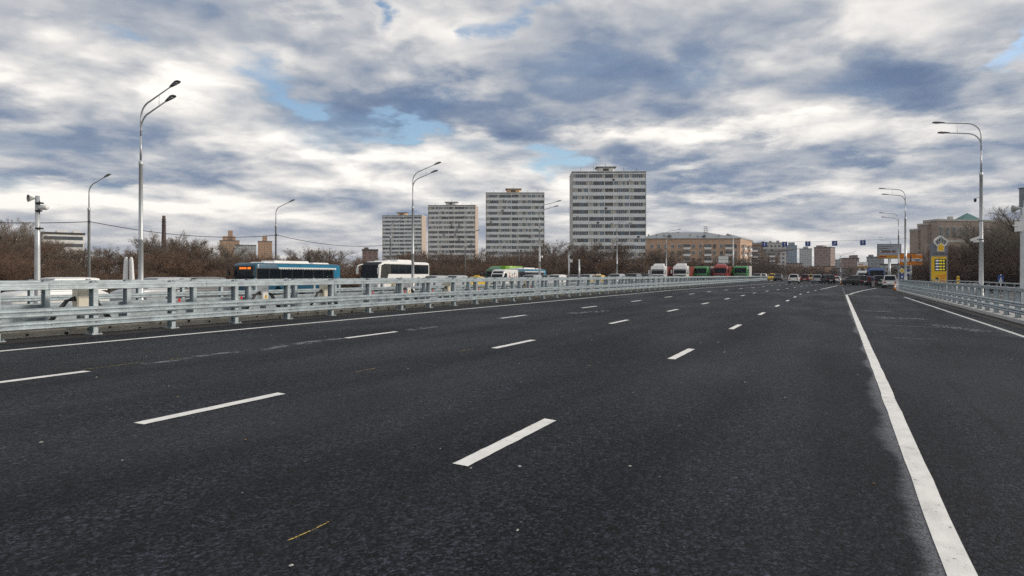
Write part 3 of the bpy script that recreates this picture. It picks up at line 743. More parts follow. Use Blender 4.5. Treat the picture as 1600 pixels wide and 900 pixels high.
# far skyline
def farwall(name, a, b, sx, sz):
    g = NG(name)
    br = g.nt.nodes.new('ShaderNodeTexBrick'); br.offset = 0; br.squash = 1
    cb = g.nt.nodes.new('ShaderNodeCombineXYZ'); g.L(g.M('ADD', g.x, g.y), cb.inputs[0]); g.L(g.z, cb.inputs[1]); g.L(cb.outputs[0], br.inputs['Vector'])
    br.inputs['Color1'].default_value = (*b, 1); br.inputs['Color2'].default_value = tuple(q*1.4 for q in b) + (1,); br.inputs['Mortar'].default_value = (*a, 1)
    br.inputs['Scale'].default_value = 1; br.inputs['Brick Width'].default_value = sx; br.inputs['Row Height'].default_value = sz; br.inputs['Mortar Size'].default_value = .75; br.inputs['Mortar Smooth'].default_value = .05
    g.set('Base Color', br.outputs['Color']); g.set('Roughness', .7)
    return g.m
FW = {'blue': farwall('far_wall_haze_blue', (.20, .25, .31), (.10, .14, .19), 3.4, 3.2), 'pale': farwall('far_wall_pale', (.42, .42, .40), (.20, .22, .24), 3.4, 3.1),  # the blue wall has distance haze mixed into its colour
      'brown': farwall('far_wall_brown', (.26, .17, .14), (.12, .09, .085), 3.2, 3.0), 'grey': farwall('far_wall_grey', (.24, .25, .26), (.12, .13, .15), 3.4, 3.1), 'ochre': farwall('far_wall_ochre', (.46, .27, .14), (.22, .15, .1), 3.4, 3.0)}
def far(label, px0, px1, top_py, depth, m, steps=(), D=18, rot=0., name='distant_building'):
    W = (px1-px0)/1066.7*depth; b = at(px0, depth); z0 = -.75
    t = emp(name, label, 'building', (b.x, b.y, z0), YAW + rot - math.atan(((px0+px1)/2-800)/1066.7))
    H = zpx(top_py, depth) - z0
    mb = MB(); mb.box(0, W, 0, D, 0, H); mb.build('wall', m, t)
    mb = MB(); mb.box(-.3, W+.3, -.3, D+.3, H, H+.7); mb.build('roof', MT['roof_dark'], t)
    for (a, b_, h) in steps:
        mb = MB(); mb.box(W*a, W*b_, 2, D-2, H+.7, H+.7+h); mb.build('roof_storey', m, t)
    return t
far('haze-blue tinted tower far down the avenue, under the blue signs', 1228, 1244, 384, 1150, FW['blue'], [(.2, .8, 5)])
far('wide bluish block joined low beside the haze-blue tinted tower', 1214, 1230, 396, 1000, FW['grey'])
far('blue-grey slab with sunlit pale end, left of the brown tower', 1249, 1267, 389, 1050, FW['pale'], [(.3, .7, 3)], D=40)
far('brown brick tower with pale end wall at the end of the avenue', 1272, 1296, 387, 820, FW['brown'], [(.1, .5, 2)], D=22, rot=R(-14))
far('grey distant block right of the brown tower', 1299, 1318, 406, 1200, FW['grey'])
far('brownish distant block behind the double street lamp', 1318, 1340, 404, 620, FW['brown'], [(.6, .95, 2.5)], D=20, rot=R(10))
far('small dark distant block next to the white billboard', 1354, 1378, 402, 700, FW['grey'], [(.1, .4, 2)])
far('pale low shopping block behind the billboards', 1376, 1412, 414, 420, FW['pale'])
far('low dark shed beside the filling station sign', 1408, 1440, 418, 300, MT['brick_dk'] if False else FW['brown'])
far('low ochre hall at the end of the avenue', 1266, 1302, 417, 640, FW['ochre'])
far('low green-roofed hall where the traffic queues', 1300, 1326, 420, 560, FW['grey'])
far('long brown low block behind the lorries', 1206, 1250, 412, 720, FW['brown'])
far('stepped orange apartment tower above the wood, the larger of two', 343, 372, 376, 900, FW['ochre'], [(.15, .8, 5.5), (.42, .66, 13)])
far('slim orange apartment tower above the wood, the smaller of two', 403, 424, 377, 920, FW['ochre'], [(.3, .65, 6.5)])
far('whitish low block between the two orange towers', 366, 398, 383, 780, FW['pale'])
far('small red brick house among the trees beside the coach', 566, 590, 391, 430, FW['brown'], [(.1, .4, 1.2)])
hb = far('cream flat-roofed block with dark window bands on the wooded slope', 66, 122, 365, 255, MT['band_w'], [(.35, .6, .9), (.75, .95, .9)], D=14, rot=R(4))
for k in range(2):
    mb = MB(); z = zpx(365, 255)+.75 - 1.9 - k*2.7; mb.box(.5, 12.9, -.08, .0, z-.2, z+1.1); mb.build('window_band', MT['win_glass'], hb)
# brick chimney
c = at(256, 430); zt = zpx(337, 430)
t = emp('brick_chimney', 'tall dark brick factory chimney standing above the wood', 'chimney', (c.x, c.y, -.75))
MT['brick_ch'] = mat('sooty_brick', (.085, .055, .045), .9, var=.2, vscale=.3)
mb = MB(); H = zt + .75; mb.lathe([(2.0, 0), (1.25, H*.72), (1.05, H*.93), (1.3, H*.935), (1.3, H*.945), (1.0, H*.95), (.95, H)], 14); mb.build('shaft', MT['brick_ch'], t)
for k in (.84, .9):
    mb = MB(); mb.lathe([(1.6, H*k), (1.6, H*k+.2)], 14); mb.build('ring', MT['frame_d'], t)

# brown building with arched windows on the right
def brown_part(t, W, D, H, x0, y0, cols, arch=True):
    mb = MB(); mb.box(x0, x0+W, y0, y0+D, 0, H); w = mb.build('wall', MT['brick_pk'], t)
    mb = MB(); mb.box(x0-.12, x0+W+.12, y0-.12, y0+D, H, H+.5); mb.build('coping', MT['stone_tr'], t)
    mb = MB(); mb.box(x0-.05, x0+W+.05, y0-.06, y0, H-5.6, H-5.1); mb.build('string_course', MT['stone_tr'], t)
    for c in range(cols):
        x = x0 + W*(c+.5)/cols
        link('window', WM['arch'], t, (x, y0, H-4.4)); link('window', WM['big'], t, (x, y0, H-8.4))
b = at(1465, 180); t = emp('arcaded_building', 'pinkish brown building with tall arched windows behind the filling station sign', 'building', (b.x, b.y, -.75), YAW + R(10))
zt = zpx(345, 180) + .75
brown_part(t, 36, 5, zt, 0, 0, 18); brown_part(t, 5, 3.4, zt-.9, -.9, 2.6, 2); brown_part(t, 5, 3, zt-2.2, -1.4, 5.2, 2)
mb = MB(); x0, x1, y0, y1, H = 8.6, 14.5, .8, 4.6, zt+.5
mb.add([(x0,y0,H),(x1,y0,H),(x1,y1,H),(x0,y1,H),((x0+x1)/2,(y0+y1)/2,H+2.0)], [(0,1,4),(1,2,4),(2,3,4),(3,0,4),(0,3,2,1)]); mb.build('pyramid_roof', MT['teal_roof'], t)
mb = MB(); mb.box(5.6, 6.6, 2, 3, H, H+.9); mb.build('roof_vent', MT['stone_tr'], t)

# ------------------------------------------------------------------ vehicles (local frame: +Y forward, X across, wheels on z = 0)
PAINT = {}
def vpaint(nm, c, rough=.28):
    if nm not in PAINT: PAINT[nm] = mat('paint_'+nm, c, rough, 0., var=.06, vscale=1.2, coat=.2)
    return PAINT[nm]
for nm, c in dict(white=(.70,.70,.68), silver=(.36,.38,.40), black=(.018,.019,.022), red=(.33,.02,.018), blue=(.006,.075,.135), skyblue=(.008,.17,.30), green=(.03,.27,.05), darkgreen=(.01,.13,.05), lime=(.27,.50,.05),
                  yellow=(.65,.42,.03), grey=(.10,.105,.11), cream=(.62,.55,.40), maroon=(.14,.018,.02), truckblue=(.03,.10,.30), pink=(.42,.2,.18)).items(): vpaint(nm, c)
MT['tail'] = mat('tail_lamp', (.42, .012, .01), .2, var=0); MT['headlamp'] = mat('headlamp_lens', (.62, .64, .66), .12, .3, var=0)
MT['plate'] = mat('number_plate', (.70, .70, .68), .5, var=.05); MT['under'] = mat('underbody', (.012, .012, .012), .9, var=0)
MT['led'] = mat('led_display', (.05, .01, 0), .5, var=0, emit=(1, .22, .02), estr=1.2)
MT['print_red'] = mat('printed_red', (.35, .05, .05), .5, var=.2); MT['print_skin'] = mat('printed_warm', (.55, .34, .24), .5, var=.2); MT['print_dk'] = mat('printed_dark', (.08, .05, .06), .5, var=.2)
MT['tarp'] = mat('grey_tarpaulin', (.20, .20, .19), .8, var=.15); MT['rust_red'] = mat('tipper_red', (.26, .045, .03), .55, var=.18)
_mc = {}
def cached(key, fn):
    if key not in _mc: _mc[key] = fn()
    return _mc[key]
def rring(w, z0, z1, y, r=.12, rt=None, n=3):
    """rounded rectangle in the XZ plane at station y"""
    rt = r if rt is None else rt; out = []
    for cx, cz, rad, a0 in ((w-r, z0+r, r, -90), (w-rt, z1-rt, rt, 0), (-w+rt, z1-rt, rt, 90), (-w+r, z0+r, r, 180)):
        for k in range(n+1):
            a = R(a0 + 90*k/n); out.append((cx + rad*math.cos(a), y, cz + rad*math.sin(a)))
    return out
def wheels(t, r, w, xs, ys, dual=()):
    def tyre(): 
        mb = MB(); mb.lathe([(r*.62, -w/2), (r*.93, -w/2), (r, -w*.32), (r, w*.32), (r*.93, w/2), (r*.62, w/2)], 16, 0, axis='X'); return mb.mesh('tyre', MT['rubber'])
    def rim():
        mb = MB(); mb.lathe([(.06, -w*.28), (r*.6, -w*.46), (r*.63, -w*.3), (r*.63, w*.3), (r*.6, w*.46), (.06, w*.28)], 10, 0, axis='X', smooth=False); return mb.mesh('rim', MT['chrome'])
    a = cached(('tyre', r, w), tyre); b = cached(('rim', r, w), rim)
    for y in ys:
        for x in xs:
            o = link('wheel', a, t, (x, y, r)); link('rim', b, o)
def quadbox(mb, a, b, c, d, th, m=0):
    """a thin slab on the quad a b c d, pushed outwards by th"""
    a, b, c, d = map(Vector, (a, b, c, d)); n = (b-a).cross(d-a).normalized()*th
    return mb.hexa((a, b, c, d), (a+n, b+n, c+n, d+n), m)

CARS = dict(sedan=dict(L=4.5, W=1.78, H=1.46, belt=.92, hood=.80, cab=(-1.62, 1.15), roof=(-.95, .28), trunk=.95),
            hatch=dict(L=4.1, W=1.75, H=1.50, belt=.94, hood=.86, cab=(-1.92, 1.15), roof=(-1.55, .30), trunk=.92),
            suv=dict(L=4.7, W=1.88, H=1.72, belt=1.08, hood=1.02, cab=(-2.2, 1.15), roof=(-1.85, .32), trunk=1.05),
            mpv=dict(L=4.5, W=1.83, H=1.80, belt=1.05, hood=1.00, cab=(-2.15, 1.45), roof=(-2.0, .55), trunk=1.05))
def car(label, kind, paint, loc, rz, group=None, light=False, name='car', roof_sign=None):
    K = CARS[kind]; L2, W2 = K['L']/2, K['W']/2; pm = PAINT[paint]
    t = emp(name, label, 'car', loc, rz, group)
    def body():
        mb = MB(); st = [(-L2, .42, .72, .86), (-L2+.08, .30, .90 if kind != 'sedan' else .88, .95), (-L2+.5, .22, K['belt']-.01, .985), (-.9, .20, K['belt'], 1.), (.6, .20, K['belt'], 1.), (K['cab'][1], .20, K['belt']-.02, .99), (L2-.55, .22, K['hood'], .95), (L2-.12, .28, K['hood']-.12, .88), (L2, .40, .62, .78)]
        mb.loft([rring(W2*s, a, b, y, .10, .13) for y, a, b, s in st]); return mb.mesh('body', pm)
    link('body', cached(('body', kind, paint), body), t)
    c0, c1 = K['cab']; r0, r1 = K['roof']; b = K['belt']-.03; h = K['H']; wb = W2*.93; wt = W2*.74; h -= .03
    P = lambda x, y, z: Vector((x, y, z))
    lo = [P(-wb, c0, b), P(wb, c0, b), P(wb, c1, b), P(-wb, c1, b)]; hi = [P(-wt, r0, h-.05), P(wt, r0, h-.05), P(wt, r1, h-.05), P(-wt, r1, h-.05)]
    def cabin():
        mb = MB(); mb.hexa(lo, hi); mb.loft([[(-wt*a, r0+b_, h-.052+c), (wt*a, r0+b_, h-.052+c), (wt*a, r1-b_, h-.052+c), (-wt*a, r1-b_, h-.052+c)] for a, b_, c in ((1.0, -.02, 0), (.93, .10, .035), (.80, .30, .062), (.55, .6, .078))], 0, True); return mb.mesh('cabin', pm)
    link('cabin', cached(('cabin', kind, paint), cabin), t)
    def lerp(a, b_, f): return a + (b_-a)*f
    def face(i, j, u0, u1, v0, v1, th=.012, nm='w'):
        A, B, C, D = lo[i], lo[j], hi[j], hi[i]
        q = [lerp(lerp(A, B, u), lerp(D, C, u), v) for u, v in ((u0, v0), (u1, v0), (u1, v1), (u0, v1))]
        mb = MB(); quadbox(mb, *q, th); return mb.mesh(nm, MT['glass'])
    link('windscreen', cached(('ws', kind), lambda: face(2, 3, .06, .94, .06, .93)), t)
    link('rear_window', cached(('rw', kind), lambda: face(0, 1, .08, .92, .10, .92)), t)
    if not light:
        for i, j in ((1, 2), (3, 0)):
            for u0, u1 in ((.10, .50), (.54, .92)): link('side_window', cached(('sw', kind, i, u0), lambda: face(i, j, u0, u1, .10, .90)), t)
        wr = .34 if kind in ('suv', 'mpv') else .31
        wheels(t, wr, .21, (-W2+.09, W2-.09), (-L2+.85, L2-.85))
        arch = cached(('arch', wr), lambda: MB().lathe([(wr+.06, -.012), (wr+.06, .012)], 16, 0, axis='X').mesh('wheel_arch', MT['under']))
        for y in (-L2+.85, L2-.85):
            for x in (-W2+.005, W2-.005): link('wheel_arch', arch, t, (x, y, wr+.02))
        for s in (-1, 1):
            link('headlight', cached(('hl', kind), lambda: MB().hexa([(-.18,-.10,-.07),(.18,-.10,-.07),(.18,.02,-.05),(-.18,.05,-.05)], [(-.20,-.14,.07),(.18,-.14,.07),(.16,-.04,.05),(-.18,0,.05)]).mesh('headlight', MT['headlamp'])), t, (s*W2*.64, L2-.10, .66))
            link('tail_light', cached(('tl', kind), lambda: MB().box(-.13, .13, -.03, .12, -.09, .10).mesh('tail_light', MT['tail'])), t, (s*W2*.70, -L2+.03, .78))
            link('mirror', cached(('mir', paint), lambda: MB().box(-.11, .11, -.06, .06, -.06, .07).mesh('mirror', pm)), t, (s*(W2+.08), c1-.25, b+.10))
        bp = cached(('bump', kind), lambda: MB().loft([rring(W2*.93, .24, .44, -.06, .06), rring(W2*.95, .22, .46, .10, .06)]).mesh('bumper', MT['black']))
        link('bumper', bp, t, (0, L2-.06, 0)); link('bumper', bp, t, (0, -L2+.02, 0))
        pl = cached('plate', lambda: MB().box(-.26, .26, -.012, .012, -.055, .055).mesh('number_plate', MT['plate']))
        link('number_plate', pl, t, (0, L2+.06, .42)); link('number_plate', pl, t, (0, -L2-.05, .62))
    else:
        wheels(t, .31, .21, (-W2+.09, W2-.09), (-L2+.85, L2-.85))
    if roof_sign:
        link('roof_sign', MB().hexa([(-.35,-.12,0),(.35,-.12,0),(.35,.12,0),(-.35,.12,0)], [(-.28,-.05,.16),(.28,-.05,.16),(.28,.05,.16),(-.28,.05,.16)]).mesh('roof_sign', MT[roof_sign] if roof_sign in MT else PAINT[roof_sign]), t, (0, -.3, h))
    return t
def vat(px, u):
    b = math.atan((px-800)/1066.7) - YAW
    return u/math.tan(b)
def on(u, v, dz=0.): return (u, v, (zr(u) if u < 8 else -.32) + .004 + dz)
DOWN = R(180)

def city_bus(label, u, v_front, L=12.0):
    t = emp('city_bus', label, 'bus', on(u, v_front + L/2), DOWN)
    W2, H = 1.27, 2.98
    mb = MB(); mb.loft([rring(W2*s, z0, z1, y, .10, .16) for y, z0, z1, s in ((-L/2, .5, H-.30, .94), (-L/2+.10, .34, H-.06, .99), (-L/2+.5, .32, H, 1), (L/2-.5, .32, H, 1), (L/2-.12, .34, H-.05, .99), (L/2, .5, H-.35, .93))]); mb.build('body', PAINT['blue'], t)
    for s in (-1, 1):                                   # dark glazing band, panes, lighter cornice and zigzag
        mb = MB(); a, b = sorted((s*(W2-.01), s*(W2+.006))); mb.box(a, b, -L/2+1.05, L/2-.12, .98, 2.52); mb.build('glazing_band', MT['black'], t)
        y = -L/2 + 1.2
        while y < L/2 - 1.2:
            mb = MB(); a, b = sorted((s*(W2+.006), s*(W2+.014))); mb.box(a, b, y, y+1.34, 1.08, 2.44); mb.build('pane', MT['glass'], t); y += 1.40
        mb = MB(); a, b = sorted((s*(W2-.01), s*(W2+.008))); mb.box(a, b, -L/2+1.05, L/2-2.6, 2.54, 2.86); mb.build('cornice_stripe', PAINT['skyblue'], t)
        mb = MB(); vs = []; k = int((L-3.4)/.22); xx = s*(W2+.024)
        for i in range(k):
            y0 = -L/2+.7 + i*.22; mb.add([(xx, y0, 2.54), (xx, y0+.22, 2.54), (xx, y0+.11, 2.40), (xx-s*.012, y0, 2.54), (xx-s*.012, y0+.22, 2.54), (xx-s*.012, y0+.11, 2.40)], [(0,1,2),(3,5,4),(0,3,4,1),(1,4,5,2),(2,5,3,0)])
        mb.box(min(xx, xx-s*.012), max(xx, xx-s*.012), -L/2+.7, L/2-2.7, 2.54, 2.60); tag(mb.build('zigzag_stripe', MT['white'], t), kind='stuff')
        mb = MB(); a, b = sorted((s*(W2-.005), s*(W2+.01))); mb.box(a, b, -L/2+.10, -L/2+1.02, .9, H-.18); mb.build('rear_panel', PAINT['skyblue'], t)
        mb = MB(); mb.tube([(s*(W2-.15), L/2-.1, 2.55), (s*(W2+.10), L/2+.30, 2.55), (s*(W2+.16), L/2+.38, 2.30)], .03, 6); mb.box(s*(W2+.16)-.12, s*(W2+.16)+.12, L/2+.32, L/2+.44, 1.85, 2.32); mb.build('mirror', MT['black'], t)
    mb = MB(); mb.box(-1.14, 1.14, L/2-.03, L/2+.02, .95, 2.30); mb.build('windscreen', MT['glass'], t)
    mb = MB(); mb.box(-1.15, 1.15, L/2-.10, L/2+.015, 2.31, 2.70); mb.build('front_mask', MT['black'], t)
    mb = MB(); mb.box(-1.0, 1.0, L/2+.015, L/2+.03, 2.36, 2.66); d = mb.build('destination_board', MT['black'], t)
    mb = MB(); mb.box(-.8, -.45, L/2+.03, L/2+.042, 2.42, 2.60)
    x = -.3
    for w in (.10, .06, .12, .10, .05, .11, .09): mb.box(x, x+w, L/2+.03, L/2+.042, 2.43, 2.59); x += w+.03
    tag(mb.build('lit_letters', MT['led'], d), kind='stuff')
    mb = MB(); mb.box(W2-.01, W2+.012, L/2-1.6, L/2-.9, 2.38, 2.56); mb.build('side_display', MT['led'], t)
    for s in (-1, 1): mb = MB(); a, b = sorted((s*1.1, s*(W2-.06))); mb.box(a, b, L/2-.16, L/2-.05, 1.0, 2.5); mb.build('corner_post', MT['black'], t)
    mb = MB(); mb.box(-.9, .9, -L/2-.012, -L/2+.1, 1.5, 2.5); mb.build('rear_window', MT['glass'], t)
    for y0, y1, h in ((-L/2+1.2, -L/2+3.6, .13), (-L/2+4.0, -L/2+8.6, .24), (L/2-2.6, L/2-1.4, .10)):
        mb = MB(); mb.loft([[(-.85, y0, H-.01), (.85, y0, H-.01), (.85, y1, H-.01), (-.85, y1, H-.01)], [(-.78, y0+.15, H+h), (.78, y0+.15, H+h), (.78, y1-.15, H+h), (-.78, y1-.15, H+h)]], 0, False); mb.build('roof_pod', MT['white'], t)
    for s in (-1, 1):
        mb = MB(); mb.box(s*.95-.16, s*.95+.16, L/2-.04, L/2+.02, .62, .82); mb.build('headlight', MT['headlamp'], t)
        mb = MB(); mb.box(s*1.05-.09, s*1.05+.09, -L/2-.02, -L/2+.05, .9, 1.3); mb.build('tail_light', MT['tail'], t)
    wheels(t, .48, .28, (-W2+.14, W2-.14), (-L/2+2.9, L/2-2.7))
    return t
city_bus('blue city bus with white zigzag stripe, passing in front of the wood', -46.5, 43.4, 11.2)
city_bus('blue city bus half hidden behind the white van', -48.5, 101.0)

def coach(label, u, v_front):
    L = 10.6; t = emp('coach', label, 'coach', on(u, v_front + L/2), DOWN); W2, H = 1.27, 3.50
    mb = MB(); mb.loft([rring(W2*s, z0, z1, y, .12, .22, 4) for y, z0, z1, s in ((-L/2, .5, H-.35, .95), (-L/2+.12, .34, H-.06, .99), (-L/2+.6, .32, H, 1), (L/2-1.5, .32, H, 1), (L/2-.85, .32, H-.10, 1), (L/2-.42, .32, H-.42, .99), (L/2-.2, .34, 2.3, .97), (L/2, .45, 1.35, .93))]); mb.build('body', MT['white'], t)
    P = lambda x, y, z: Vector((x, y, z))
    mb = MB()                                           # big curved windscreen in three facets
    prof = [(L/2+.012, 1.22), (L/2-.19, 2.28), (L/2-.41, 3.06), (L/2-.80, 3.38)]
    for (y0, z0), (y1, z1) in zip(prof[:-1], prof[1:]):
        quadbox(mb, P(1.22, y0, z0), P(-1.22, y0, z0), P(-1.20, y1, z1), P(1.20, y1, z1), .03)
    mb.build('windscreen', MT['glass'], t)
    for s in (-1, 1):
        xx = s*(W2+.004)
        mb = MB(); pr = [(-L/2+.25, 2.05), (L/2-1.95, 2.05), (L/2-1.65, 1.30), (L/2-.42, 1.30), (L/2-.62, 3.05), (L/2-1.2, 3.20), (-L/2+.25, 3.18)]
        mb.extr(pr, min(xx, xx-s*.02), max(xx, xx-s*.02), 0, 'YZ'); mb.build('glazing_band', MT['black'], t)
        y = -L/2+.35
        for k in range(5):
            mb = MB(); a, b = sorted((xx, xx+s*.01)); mb.box(a, b, y, y+1.5, 2.12, 3.10); mb.build('pane', MT['glass'], t); y += 1.57
        mb = MB(); quadbox(mb, *( [P(xx, L/2-1.95, 2.02), P(xx, L/2-1.85, 2.02), P(xx, L/2-1.2, 3.22), P(xx, L/2-1.3, 3.22)][::(1 if s < 0 else -1)] ), .02); mb.build('slash_trim', MT['chrome'], t)
        mb = MB(); a, b = sorted((s*W2, s*(W2+.008))); mb.box(a, b, -L/2+.3, L/2-2.1, 1.10, 1.38); mb.build('cream_stripe', PAINT['cream'], t)
        mb = MB(); a, b = sorted((s*W2, s*(W2+.009))); mb.box(a, b, -L/2+.3, L/2-2.3, .90, 1.00); mb.build('gold_stripe', PAINT['yellow'], t)
        mb = MB(); mb.tube([(s*1.05, L/2-.75, 3.15), (s*1.32, L/2-.25, 3.12), (s*1.45, L/2+.10, 2.95), (s*1.47, L/2+.16, 2.65)], [.05, .07, .09, .09], 8); mb.loft([rring(.13, 1.95, 2.70, L/2+.05, .05), rring(.13, 1.95, 2.70, L/2+.24, .05)]) if False else mb.box(s*1.47-.13, s*1.47+.13, L/2+.06, L/2+.24, 2.05, 2.72); mb.build('mirror_arm', MT['white'], t)
        mb = MB(); mb.box(s*.92-.2, s*.92+.2, L/2-.06, L/2+.03, .66, .92); mb.build('headlight', MT['headlamp'], t)
        mb = MB(); mb.box(s*1.08-.08, s*1.08+.08, -L/2-.02, -L/2+.05, .9, 1.5); mb.build('tail_light', MT['tail'], t)
    mb = MB(); mb.box(-1.1, 1.1, L/2-.02, L/2+.012, .48, .62); mb.build('bumper_grille', MT['black'], t)
    mb = MB(); mb.box(-.26, .26, L/2+.004, L/2+.03, .66, .77); mb.build('number_plate', MT['plate'], t)
    for y0, y1, h in ((-L/2+3.4, -L/2+6.6, .24), (L/2-2.9, L/2-2.1, .12)):
        mb = MB(); mb.loft([[(-1.0, y0, H-.02), (1.0, y0, H-.02), (1.0, y1, H-.02), (-1.0, y1, H-.02)], [(-.9, y0+.25, H+h), (.9, y0+.25, H+h), (.9, y1-.35, H+h), (-.9, y1-.35, H+h)]], 0, False); mb.build('roof_pod', MT['white'], t)
    wheels(t, .5, .3, (-W2+.15, W2-.15), (-L/2+3.0, L/2-2.8))
coach('white and cream touring coach with dark windows and drooping mirrors', -47.4, 62.0)

def van(label, u, v_front, prints=True):
    L = 6.0; t = emp('van', label, 'van', on(u, v_front + L/2), DOWN); W2, H = 1.0, 2.65
    mb = MB(); mb.loft([rring(W2*s, z0, z1, y, .12, .16) for y, z0, z1, s in ((-L/2, .4, H-.12, .96), (-L/2+.15, .3, H, 1), (.9, .28, H, 1), (1.35, .28, H-.10, .99), (1.75, .28, 2.05, .97), (2.05, .28, 1.38, .97), (2.7, .28, 1.10, .93), (L/2, .4, .8, .86))]); mb.build('body', PAINT['white'], t)
    P = lambda x, y, z: Vector((x, y, z)); mb = MB(); quadbox(mb, P(.84, 2.05, 1.42), P(-.84, 2.05, 1.42), P(-.76, 1.50, 2.36), P(.76, 1.50, 2.36), .05); mb.build('windscreen', MT['glass'], t)
    for s in (-1, 1):
        mb = MB(); a, b = sorted((s*(W2-.06), s*(W2+.006))); mb.extr([(.75, 1.35), (1.85, 1.35), (1.45, 2.1), (.75, 2.1)], a, b, 0, 'YZ'); mb.build('door_window', MT['glass'], t)
        mb = MB(); mb.box(s*(W2+.12)-.1, s*(W2+.12)+.1, 1.7, 1.82, 1.30, 1.62); mb.build('mirror', MT['black'], t)
        mb = MB(); mb.box(s*.72-.17, s*.72+.17, L/2-.2, L/2-.04, .78, .98); mb.build('headlight', MT['headlamp'], t)
        if prints:
            rr = random.Random(4)
            for k, (y, w, z0, z1, m) in enumerate(((-.1, .5, .9, 1.9, 'print_red'), (-.12, .34, 1.9, 2.3, 'print_skin'), (-.9, .5, .8, 1.7, 'print_skin'), (-.95, .3, 1.7, 2.1, 'print_dk'), (-1.7, .45, .9, 1.9, 'print_skin'), (-1.75, .35, 1.9, 2.25, 'print_dk'), (.3, .3, .8, 1.5, 'print_skin'), (-2.3, .35, .8, 1.8, 'print_red'))):
                pr = [(y + w*.5*math.cos(a)*rr.uniform(.8, 1.1), (z0+z1)/2 + (z1-z0)/2*math.sin(a)*rr.uniform(.85, 1.05)) for a in [2*math.pi*q/10 for q in range(10)]]
                a, b = sorted((s*(W2-.003), s*(W2+.004+.0012*k))); mb = MB(); mb.extr(pr, a, b, 0, 'YZ'); mb.build('printed_figure', MT[m], t)
    mb = MB(); mb.box(-.6, .6, L/2-.03, L/2+.02, .5, .72); mb.build('grille', MT['black'], t)
    wheels(t, .36, .24, (-W2+.1, W2-.1), (-1.9, 1.85))
van('white panel van with printed figures on its side, amid the traffic', -43.0, 84.0)

